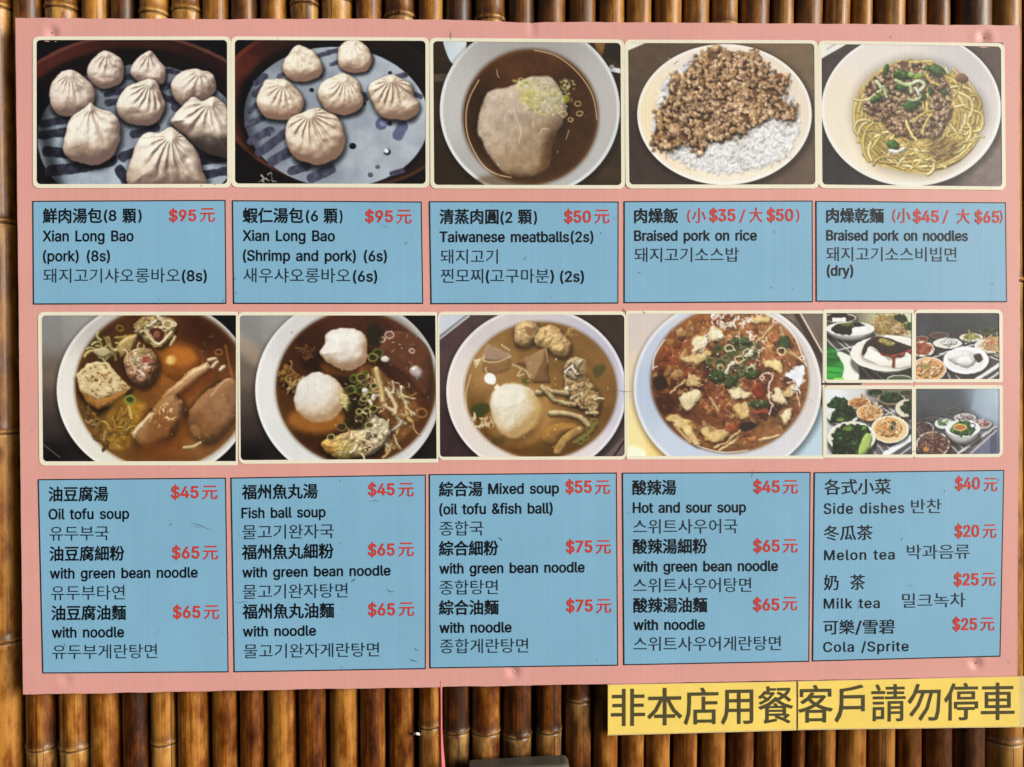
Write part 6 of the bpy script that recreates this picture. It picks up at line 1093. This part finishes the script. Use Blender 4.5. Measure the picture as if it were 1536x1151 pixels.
for q, (ox, oy), kz, slope, label, runs in CAP:
    ow = 1.7
    qi = grow(q, -ow, -ow, -ow, -ow)
    inn = rquad(qi, .3, 2); out = rquad(q, .3, 2)
    P, F = ring_mesh(inn, out, -.0005)
    P2 = at(qi, -.0005); n = len(P)
    pan = mesh_obj('caption_panel', np.vstack([P, P2]), F + [(n + 3, n + 2, n + 1, n)], [M_line, M_blue], board, ORG, [0] * len(F) + [1])
    tag(pan, label)
    lines, prices, tr = {}, [], None
    def line(cls, yc):                                          # one mesh per printed line
        k = next((k for k in lines if k[0] == cls and abs(k[1] - yc) < 9), None)
        if k is None: k = (cls, yc); lines[k] = Text(-.0008)
        return lines[k]
    for kind, txt, x0, x1, a, b in runs:
        kw = dict(slope=slope, xref=q[0][0] + 20)
        X0, X1 = ox + x0 / kz, ox + x1 / kz
        lat = kind in ('l', 'p', 's', 't', 't2')
        A, Bq = oy + a / kz, (b / kz if lat else oy + b / kz)
        yc = A - Bq / 2 if lat else (A + Bq) / 2
        if kind in 'pyt':
            if tr is None: tr = Text(-.0008); prices.append(tr)
        else: tr = None
        if kind == 'k': line('thin_text_line', yc).run('c', txt, X0, X1, A, Bq, bold=0, **kw); continue
        if tr is None: tb = line('text_line', yc)
        if kind == 'c': tb.run('c', txt, X0, X1, A, Bq, bold=.46, **kw)
        elif kind == 'd': tb.run('c', txt, X0, X1, A, Bq, bold=.18, **kw)
        elif kind == 'l': tb.run('l', txt, X0, X1, A, Bq, bold=.46, **kw)
        elif kind == 's': tb.run('l', txt, X0, X1, A, Bq, bold=.22, track=.09, space=1.3, **kw)
        elif kind == 't2': tb.run('l', txt, X0, X1, A, Bq, bold=.1, **kw)
        elif kind == 'p': tr.run('l', txt, X0, X1, A, Bq, bold=.66, **kw)
        elif kind == 't': tr.run('l', txt, X0, X1, A, Bq, bold=0, **kw)
        elif kind == 'y': tr.run('c', txt, X0, X1, A, Bq, bold=.26, **kw)
    for (cls, _), t in lines.items(): t.build('text_line', M_thin if cls == 'thin_text_line' else M_black, pan)
    for t in prices: t.build('price', M_red, pan)

# ------------------------------------------------------------------ nails and scuffs
def simple(name, rgb, rough=.6, metal=0, nz=.3, sc=60, spec=.5):
    s = NT(name); f = s.noise(s.coord((sc, sc, sc)), 1, 4)
    c = lin(rgb); s.link(s.ramp(f, (.3, tuple(c * (1 - nz))), (.7, tuple(c * (1 + nz)))), s.b.inputs['Base Color'])
    s.b.inputs['Roughness'].default_value = rough; s.b.inputs['Metallic'].default_value = metal; s.b.inputs['Specular IOR Level'].default_value = spec
    return s.m
M_nail = simple('rusty_nail', (120, 72, 58), .6)
M_nailp = simple('painted_nail', (206, 150, 140), .5)
M_scuff = simple('dark_scuff', (92, 86, 84), .8)
def disc(px, r, y, depth, mat, name, parent, org, seg=16):
    c = at([px], y)[0]; v = [c + (0, -depth, 0)]; f = []
    for k, (rr, yy) in enumerate(((.55, -depth * .8), (.9, -depth * .35), (1, 0.001))):
        for i in range(seg):
            a = 2 * math.pi * i / seg; v.append(c + (r * rr * math.cos(a), yy, r * rr * math.sin(a)))
    for i in range(seg): f.append((0, 1 + (i + 1) % seg, 1 + i))
    for k in range(2):
        for i in range(seg):
            j = (i + 1) % seg; f.append((1 + k * seg + i, 1 + k * seg + j, 1 + (k + 1) * seg + j, 1 + (k + 1) * seg + i))
    return mesh_obj(name, v, f, mat, parent, org, smooth=True)
for i, (x, y, a) in enumerate(NAILS[:4]):
    disc((x, y), .0017, .0030, .0012, M_nail if i != 2 else M_nailp, 'nail', board, ORG)

rs = random.Random(11)
sv, sf = [], []
def scuff(pts, w, y=-.00098):
    pts = np.array(pts, float); n = len(sv)
    L, Rr = [], []
    for i, p in enumerate(pts):
        d = pts[min(i + 1, len(pts) - 1)] - pts[max(i - 1, 0)]; d = d / (np.linalg.norm(d) + 1e-6); nn = np.array([-d[1], d[0]])
        ww = w * (1 - .7 * abs(2 * i / (len(pts) - 1) - 1))
        L.append(p + nn * ww / 2); Rr.append(p - nn * ww / 2)
    sv.extend(at(np.array(L + Rr), y)); m = len(pts)
    for i in range(m - 1): sf.append((n + i, n + i + 1, n + m + i + 1, n + m + i))
for p, wd in (([(676, 46), (676.6, 53), (676, 60)], 1.1), ([(935, 462), (936.5, 466), (938, 469)], 1.4), ([(247, 53.5), (248, 55.5)], 1.6), ([(614, 989), (620, 991), (626, 993)], 1.3), ([(621, 971), (624, 975), (629, 977)], .9),
              ([(554, 752), (563, 751), (569, 751.5)], .9), ([(497, 767), (502, 767)], 1), ([(527, 873), (531, 870), (533, 868)], 1.5), ([(580, 884), (586, 888), (592, 887)], 1.1), ([(250, 780), (256, 781)], 1), ([(285, 784), (300, 788), (318, 796)], .9),
              ([(292, 790), (301, 792)], 1.2), ([(233, 950), (240, 946)], .8), ([(238, 449), (240, 450)], 2.2), ([(748, 806), (752, 809), (753, 812)], 1.6), ([(785, 386), (788, 390), (790, 384)], 1.1), ([(1160, 345), (1163, 350)], 1.4),
              ([(575, 337), (581, 342)], 1.1), ([(1185, 583), (1192, 586), (1198, 588)], .8), ([(925, 585), (938, 588), (950, 587)], .7), ([(1212, 598), (1220, 602)], .8), ([(340, 262), (345, 265)], .9), ([(1474, 62), (1480, 64)], 1.6), ([(1460, 990), (1462, 998)], 1.3)):
    scuff(p, wd)
for _ in range(70):
    x = rs.uniform(40, 1515); y = rs.uniform(45, 1000); a = rs.uniform(0, 6.28); l = rs.expovariate(1 / 2.2) + .8
    b = a + rs.uniform(-.6, .6)
    scuff([(x, y), (x + l * math.cos(a), y + l * math.sin(a)), (x + l * math.cos(a) + l * math.cos(b), y + l * math.sin(a) + l * math.sin(b))], rs.uniform(.35, .9))
tag(mesh_obj('scuff_marks', sv, sf, M_scuff, board, ORG), kind='stuff')

# ================================================================== yellow notices
def notice_mat(name):
    s = NT(name); f = s.noise(s.coord((20, 20, 20)), 1, 4); c = lin((242, 216, 112))
    s.link(s.ramp(f, (.3, tuple(c * .93)), (.7, tuple(c * 1.05))), s.b.inputs['Base Color'])
    s.b.inputs['Roughness'].default_value = .34; s.b.inputs['Coat Weight'].default_value = .6; s.b.inputs['Coat Roughness'].default_value = .25
    bp = s.node('ShaderNodeBump'); bp.inputs['Strength'].default_value = .3; bp.inputs['Distance'].default_value = .001
    s.link(s.noise(s.coord((12, 12, 12)), 1, 2), bp.inputs['Height']); s.link(bp.outputs[0], s.b.inputs['Normal'])
    return s.m
M_yel = notice_mat('yellow_laminate')
M_ytxt = simple('faded_black_print', (78, 75, 52), .34, nz=.06, spec=.6)
M_lam = simple('clear_laminate_rim', (214, 196, 140), .25, nz=.05)
def notice(q, txt, tx, slope, label, lam):
    org = at([((q[0][0] + q[1][0]) / 2, q[2][1])], -.003)[0]
    root = empty('yellow_notice', org); tag(root, label, 'notice', 'yellow notices stuck along the bottom edge of the menu board')
    nu, nv = 40, 10
    def grid(qq, y0, yb):
        U, V = np.meshgrid(np.linspace(0, 1, nu), np.linspace(0, 1, nv))
        px = bil(qq, U, V).reshape(-1, 2); P = at(px, y0)
        wav = .0007 * noise(px[:, 0], px[:, 1], 90, 3, 2)
        P[:, 1] += wav; n = len(P); Bk = P.copy(); Bk[:, 1] += .0006
        v = np.vstack([P, Bk]); f = []
        for j in range(nv - 1):
            for i in range(nu - 1):
                a = j * nu + i; f.append((a, a + nu, a + nu + 1, a + 1)); f.append((n + a, n + a + 1, n + a + nu + 1, n + a + nu))
        ring = [i for i in range(nu)] + [j * nu + nu - 1 for j in range(1, nv)] + [(nv - 1) * nu + i for i in range(nu - 2, -1, -1)] + [j * nu for j in range(nv - 2, 0, -1)]
        L = len(ring); v = np.vstack([v, P[ring], Bk[ring]])
        for i in range(L):
            j = (i + 1) % L; f.append((2 * n + i, 2 * n + j, 2 * n + L + j, 2 * n + L + i))
        return v, f
    v, f = grid(q, -.0035, 0)
    o = mesh_obj('printed_strip', v, f, M_yel, root, org); o.data.polygons.foreach_set('use_smooth', [k < 2 * (nu - 1) * (nv - 1) for k in range(len(f))])
    v, f = grid(lam, -.0030, 0)
    mesh_obj('laminate_film', v, f, M_lam, root, org)
    t = Text(-.00395); x0, x1, a, b = tx
    t.run('c', txt, x0, x1, a, b, slope=slope, xref=x0, bold=.42)
    t.build('lettering', M_ytxt, root, org)
    return root
notice([(912, 1028.2), (1193.6, 1023.4), (1193.6, 1093.6), (912, 1101.6)], '非本店用餐', (917, 1190, 1036.6, 1089.5), -.0155,
       'yellow notice strip reading 非本店用餐 under the hot and sour soup caption', [(911.2, 1027.2), (1194.6, 1022.4), (1194.6, 1095.8), (911.2, 1103.4)])
notice([(1197.2, 1023.2), (1528, 1015.2), (1528, 1089.2), (1197.2, 1093.4)], '客戶請勿停車', (1198, 1522, 1031.6, 1084.5), -.0150,
       'yellow notice strip reading 客戶請勿停車 under the drinks caption', [(1196.2, 1022.2), (1537, 1014.4), (1537, 1090.8), (1196.2, 1095.4)])

# ================================================================== bamboo wall
def bamboo_mat():
    s = NT('varnished_bamboo')
    oi = s.node('ShaderNodeObjectInfo'); rnd = oi.outputs['Random']
    tc = s.node('ShaderNodeTexCoord'); off = s.node('ShaderNodeCombineXYZ'); s.link(s.math('MULTIPLY', rnd, 37.0), off.inputs[0]); s.link(s.math('MULTIPLY', rnd, 11.0), off.inputs[2])
    ad = s.node('ShaderNodeVectorMath', operation='ADD'); s.link(tc.outputs['Object'], ad.inputs[0]); s.link(off.outputs[0], ad.inputs[1])
    def sc(x, y, z):
        m = s.node('ShaderNodeMapping'); m.inputs['Scale'].default_value = (x, y, z); s.link(ad.outputs[0], m.inputs[0]); return m.outputs[0]
    blot = s.noise(sc(70, 70, 26), 1, 6, .62)
    fib = s.noise(sc(420, 420, 7), 1, 5, .7)
    lng = s.noise(sc(60, 60, 2.2), 1, 3, .5)
    geo = s.node('ShaderNodeNewGeometry'); sp = s.node('ShaderNodeSeparateXYZ'); s.link(geo.outputs['Position'], sp.inputs[0])
    up = s.math('ADD', s.math('MULTIPLY', sp.outputs[2], .55), .5, True)          # colour goes more golden high up, redder low down
    def dev(x, k): return s.math('MULTIPLY', s.math('SUBTRACT', x, .5), k)
    tone = s.math('ADD', s.math('ADD', dev(blot, 1.45), dev(fib, .9)), s.math('ADD', s.math('ADD', dev(lng, .9), dev(rnd, .7)), .5))
    lowc = s.ramp(tone, (.18, tuple(lin((40, 17, 6)))), (.42, tuple(lin((84, 37, 10)))), (.62, tuple(lin((114, 62, 16)))), (.92, tuple(lin((160, 108, 48)))))
    higc = s.ramp(tone, (.18, tuple(lin((54, 29, 5)))), (.42, tuple(lin((98, 58, 9)))), (.62, tuple(lin((128, 82, 13)))), (.92, tuple(lin((166, 118, 38)))))
    c = s.mix(up, lowc, higc)
    # right-hand poles are drier and greyer
    dry = s.math('MULTIPLY', s.math('ADD', s.math('MULTIPLY', sp.outputs[0], .8), .12, True), s.ramp(lng, (.4, 0.15), (.7, .8)))
    c = s.mix(dry, c, tuple(lin((124, 84, 42))))
    at_ = s.node('ShaderNodeAttribute', attribute_name='node_wear'); se = s.node('ShaderNodeSeparateColor'); s.link(at_.outputs['Color'], se.inputs[0])
    c = s.mix(s.math('MULTIPLY', se.outputs[1], s.ramp(blot, (.36, 0.0), (.62, 1.0))), c, tuple(lin((196, 156, 92))))
    c = s.mix(se.outputs[0], c, tuple(lin((40, 24, 14))))
    crk = s.math('MULTIPLY', s.math('GREATER_THAN', s.noise(sc(160, 160, 1.3), 1, 1), .70), .75)
    c = s.mix(crk, c, tuple(lin((52, 28, 12))))
    pit = s.node('ShaderNodeTexVoronoi'); pit.inputs['Scale'].default_value = 1; s.link(sc(210, 210, 120), pit.inputs['Vector'])
    c = s.mix(s.math('MULTIPLY', s.math('LESS_THAN', pit.outputs['Distance'], .10), .55), c, tuple(lin((44, 26, 12))))
    s.link(c, s.b.inputs['Base Color'])
    s.link(s.math('ADD', s.math('MULTIPLY', blot, .35), .22), s.b.inputs['Roughness'])
    s.b.inputs['Coat Weight'].default_value = .14; s.b.inputs['Coat Roughness'].default_value = .18; s.b.inputs['Specular IOR Level'].default_value = .35
    bp = s.node('ShaderNodeBump'); bp.inputs['Strength'].default_value = .55; bp.inputs['Distance'].default_value = .0012
    s.link(s.math('ADD', s.math('MULTIPLY', fib, .6), s.math('ADD', blot, s.math('MULTIPLY', crk, -1.0))), bp.inputs['Height'])
    s.link(bp.outputs[0], s.b.inputs['Normal'])
    return s.m
M_bam = bamboo_mat()

# (left, right) edges along the top strip (y=16) and the bottom strip (y=1100), nodes as picture y, split line
POLES = [
    ((-46, 19), (-28, 33), [9, 330, 644, 955], 0), ((23, 64), (41, 84), [520, 1114], 0), ((68, 118), (89, 136), [11, 700, 1116], 1), ((124, 166), (138, 182), [400], 0), ((169, 204), (185, 224), [300, 860], 0), ((210, 254), (227, 265), [18, 560, 1111], 0),
    ((257, 302), (268, 315), [12, 620], 0), ((304, 344), (320, 358), [440], 0), ((349, 388), (360, 396), [800], 1), ((391, 431), (401, 446), [500], 0), ((436, 479), (448, 490), [2, 650], 0), ((482, 529), (494, 539), [-6, 300, 840], 0),
    ((533, 574), (541, 580), [420], 0), ((576, 624), (582, 622), [19, 600], 0), ((627, 665), (629, 661), [330, 1093], 0), ((667, 708), (663, 705), [480, 1101], 0), ((711, 758), (708, 752), [23, 520, 1104], 0), ((761, 802), (754, 798), [640, 1109], 0),
    ((804, 849), (804, 843), [350, 1104], 0), ((851, 895), (847, 888), [500, 1057], 1), ((896, 937), (889, 928), [700], 0), ((938, 977), (930, 966), [300], 1), ((979, 1023), (967, 1007), [540], 0), ((1023, 1064), (1009, 1046), [240, 800], 1),
    ((1066, 1107), (1049, 1088), [31, 620], 0), ((1109, 1154), (1090, 1132), [440], 0), ((1156, 1190), (1132, 1171), [700], 0), ((1192, 1233), (1188, 1208), [350], 0), ((1234, 1275), (1210, 1253), [540], 1), ((1277, 1308), (1254, 1300), [250], 0),
    ((1311, 1356), (1301, 1343), [640], 1), ((1355, 1387), (1344, 1380), [480], 1), ((1389, 1425), (1382, 1426), [300], 0), ((1435, 1489), (1427, 1479), [760], 0), ((1489, 1534), (1479, 1535), [420, 1133], 0), ((1537, 1585), (1530, 1580), [300, 700], 0),
]
rp = random.Random(21)
def pole(i, top, bot, nodes, split):
    YC = .0110
    zt, zb = at([(700, -330)], YC)[0][2], at([(700, 1420)], YC)[0][2]
    def edge(yy, d):
        t = (yy - 16) / (1100 - 16); return top[d] + (bot[d] - top[d]) * t
    # radius from the strip widths, centre one radius behind the front plane
    def cr(yy):
        l, r = edge(yy, 0), edge(yy, 1); y = YC + .017
        a, b = at([(l, yy), (r, yy)], y); return (a + b) / 2, (b[0] - a[0]) / 2
    nz = sorted(at([(700, n)], YC)[0][2] for n in nodes)
    seg = 30; zs = list(np.linspace(zb, zt, 70))
    for z in nz: zs += [z + d for d in (-.016, -.010, -.006, -.0042, -.003, -.002, -.001, 0, .001, .002, .0032, .005, .009, .015)]
    zs = sorted(set(round(z, 5) for z in zs if zb <= z <= zt))
    c0, r0 = cr(16); c1, r1 = cr(1100)
    org = np.array(c1 + (c1 - c0) * ((zb - c1[2]) / (c1[2] - c0[2])))
    ph = rp.uniform(0, 6.28); V = []; W = []; ecc = rp.uniform(-.03, .03); back = YC + max(r0, r1)
    wob = rp.uniform(-.0012, .0012)
    for z in zs:
        t = (z - c0[2]) / (c1[2] - c0[2])
        cx = c0[0] + (c1[0] - c0[0]) * t + wob * math.sin(z * 4 + ph); r = r0 + (r1 - r0) * t
        f = 1.0; dark = 0; pale = 0
        for k in nz:
            d = z - k
            f += .055 * math.exp(-(d / .0065)**2) - .085 * math.exp(-((d + .0022) / .0011)**2) + .03 * math.exp(-((d - .0015) / .0016)**2)
            dark = max(dark, math.exp(-((d + .0022) / .0013)**2) * .95, .5 * math.exp(-((d - .006) / .004)**2))
            if d < 0: pale = max(pale, math.exp(d / .018) * .9)
            pale = max(pale, .95 * math.exp(-(d / .0016)**2))
        for j in range(seg):
            a = 2 * math.pi * j / seg
            rr = r * .965 * f * (1 + ecc * math.cos(2 * a + ph) + .012 * math.sin(3 * a + z * 9 + ph))
            dk = dark
            if split:                                          # an old split running down the front
                da = (a - (1.5 * math.pi + .35 * math.sin(ph)) + math.pi) % (2 * math.pi) - math.pi
                if abs(da) < .16: rr *= 1 - .07 * (1 - abs(da) / .16); dk = max(dk, .8 * (1 - abs(da) / .16))
            V.append((cx + rr * math.cos(a), back + rr * math.sin(a), z)); W.append((dk, pale, 0, 1))
    n = len(zs); F = []
    for k in range(n - 1):
        for j in range(seg):
            F.append((k * seg + j, k * seg + (j + 1) % seg, (k + 1) * seg + (j + 1) % seg, (k + 1) * seg + j))
    F.append(list(range(seg))[::-1]); F.append([(n - 1) * seg + j for j in range(seg)])
    org[1] = back
    o = mesh_obj('bamboo_pole', V, F, M_bam, None, org, smooth=True)
    a = o.data.attributes.new('node_wear', 'FLOAT_COLOR', 'POINT'); a.data.foreach_set('color', np.array(W).ravel())
    return o

ORD = ['next', 'second', 'third', 'fourth', 'fifth', 'sixth', 'seventh', 'eighth', 'ninth', 'tenth']
def pole_label(i):
    low = any(n > 1040 for n in POLES[i][2])
    nd = 'with a low joint ' if low else 'split down the front ' if POLES[i][3] else ''
    if i == 0: return 'widest bamboo pole, running past the left edge of the menu board'
    if i == 15: return 'bamboo pole bleached on one side, just right of the pink ribbon'
    if i == 14: return 'bamboo pole the pink ribbon hangs in front of'
    if i == 27: return 'thin bamboo pole under the seam between the two yellow notices'
    if i == 35: return 'bamboo pole at the right end, only a sliver showing beside the board'
    if i == 34: return 'bamboo pole with a crooked joint under the right end of the yellow notices'
    if i < 9: return f'brown bamboo pole {nd}{ORD[i]} from the left end of the wall'
    if i < 14: return f'brown bamboo pole {nd}{ORD[13 - i] or "next"} to the left of the ribbon pole'
    if i < 20: return f'weathered bamboo pole {nd}{ORD[i - 15]} to the right of the pink ribbon'
    if i == 20: return 'dark bamboo pole at the left edge of the yellow notices'
    if i < 27: return f'bamboo pole {nd}{ORD[26 - i] or "next"} to the left of the notice seam pole'
    return f'dry bamboo pole {nd}{ORD[i - 28] or "next"} to the right of the notice seam pole'
for i, p in enumerate(POLES):
    tag(pole(i, *p), pole_label(i), 'bamboo pole', 'upright bamboo poles of the wall')

s = NT('dark_boarding'); f = s.noise(s.coord((60, 60, 4)), 1, 5)
s.link(s.ramp(f, (.3, (.012, .007, .004)), (.7, (.03, .018, .01))), s.b.inputs['Base Color']); s.b.inputs['Roughness'].default_value = .9
a, b = at([(-260, -330)], .05)[0], at([(1800, 1420)], .05)[0]
V = [(x, y, z) for y in (.05, .07) for x in (a[0], b[0]) for z in (b[2], a[2])]
o = mesh_obj('wall', V, [(0, 2, 3, 1), (4, 5, 7, 6), (0, 1, 5, 4), (2, 6, 7, 3), (0, 4, 6, 2), (1, 3, 7, 5)], s.m, None, (0, .05, 0))
tag(o, 'dark boarding behind the bamboo poles', 'wall', kind='structure')

# ================================================================== ribbon, wire tie, metal plate
def ribbon():
    m = NT('pink_ribbon_fabric'); f = m.noise(m.coord((900, 900, 60)), 1, 3); c = lin((206, 104, 108))
    m.link(m.ramp(f, (.3, tuple(c * .75)), (.7, tuple(c * 1.15))), m.b.inputs['Base Color']); m.b.inputs['Roughness'].default_value = .5
    V, F = [], []; N = 40
    for k in range(N):
        t = k / (N - 1); y = 1022 + t * 190
        l = np.interp(y, (1022, 1050, 1095, 1125, 1151, 1215), (657.2, 658, 658.2, 658.8, 659.2, 659)); r = np.interp(y, (1022, 1050, 1095, 1125, 1151, 1215), (663.6, 663.2, 663.6, 665.5, 668, 672))
        mid = l + (r - l) * (.55 + .15 * math.sin(t * 7))
        ws = [(l, .004), (l + (mid - l) * .5, .0022), (mid, .0005), (mid + (r - mid) * .5, .002), (r, .0042)]
        for x, d in ws: V.append(at([(x, y)], -.001 + d + .001 * math.sin(t * 5))[0])
        for x, d in ws[::-1]: V.append(at([(x, y)], -.0005 + d + .001 * math.sin(t * 5))[0])
    for k in range(N - 1):
        for j in range(10): F.append((k * 10 + j, k * 10 + (j + 1) % 10, (k + 1) * 10 + (j + 1) % 10, (k + 1) * 10 + j))
    F.append(list(range(10))); F.append([(N - 1) * 10 + j for j in range(9, -1, -1)])
    o = mesh_obj('pink_ribbon', V, F, m.m, None, at([(663, 1150)], .003)[0], smooth=True)
    tag(o, 'narrow pink ribbon hanging down below the menu board', 'ribbon')
ribbon()

def tie():
    m = simple('white_plastic', (222, 220, 214), .4, nz=.05)
    pts = [at([p], y)[0] for p, y in (((619, 1101.5), .022), ((621.5, 1101), .012), ((624, 1100.5), .008), ((627, 1101), .0085), ((629.5, 1102), .016), ((631, 1103), .026))]
    c = np.array(pts); V, F = [], []
    for k, p in enumerate(c):
        for j in range(8):
            a = 2 * math.pi * j / 8; V.append(p + (.0002 * math.sin(a), .0014 * math.cos(a) * .3, .0016 * math.sin(a)))
    for k in range(len(c) - 1):
        for j in range(8): F.append((k * 8 + j, k * 8 + (j + 1) % 8, (k + 1) * 8 + (j + 1) % 8, (k + 1) * 8 + j))
    F.append(list(range(8))[::-1]); F.append([(len(c) - 1) * 8 + j for j in range(8)])
    o = mesh_obj('wire_tie', V, F, m, None, c[2], smooth=True)
    tag(o, 'tiny white tie between two bamboo poles left of the pink ribbon', 'wire tie')
tie()

def plate_box():
    m = simple('grey_metal', (92, 90, 78), .5, metal=.3, nz=.12, sc=30)
    q = [(703, 1153), (854.5, 1144.6), (857, 1300), (701, 1308)]
    out = rquad(q, [3, 10, 10, 3], 8); n = len(out)
    cen = out.mean(0)
    layers = [(out, .004), (out, -.016), (cen + (out - cen) * .985, -.0185), (cen + (out - cen) * .95, -.0195)]
    V, F = [], []
    ref = [at(o_, -.016) for o_, _ in layers]
    for (o_, y), rf in zip(layers, ref):
        for p in rf: V.append((p[0], y, p[2]))
    for k in range(len(layers) - 1):
        for j in range(n): F.append((k * n + j, k * n + (j + 1) % n, (k + 1) * n + (j + 1) % n, (k + 1) * n + j))
    F.append([3 * n + j for j in range(n)]); F.append(list(range(n))[::-1])
    o = mesh_obj('metal_box', V, F, m, None, at([(780, 1300)], -.01)[0])
    tag(o, 'grey metal box with a rounded corner, its top edge at the bottom of the picture', 'metal box')
plate_box()
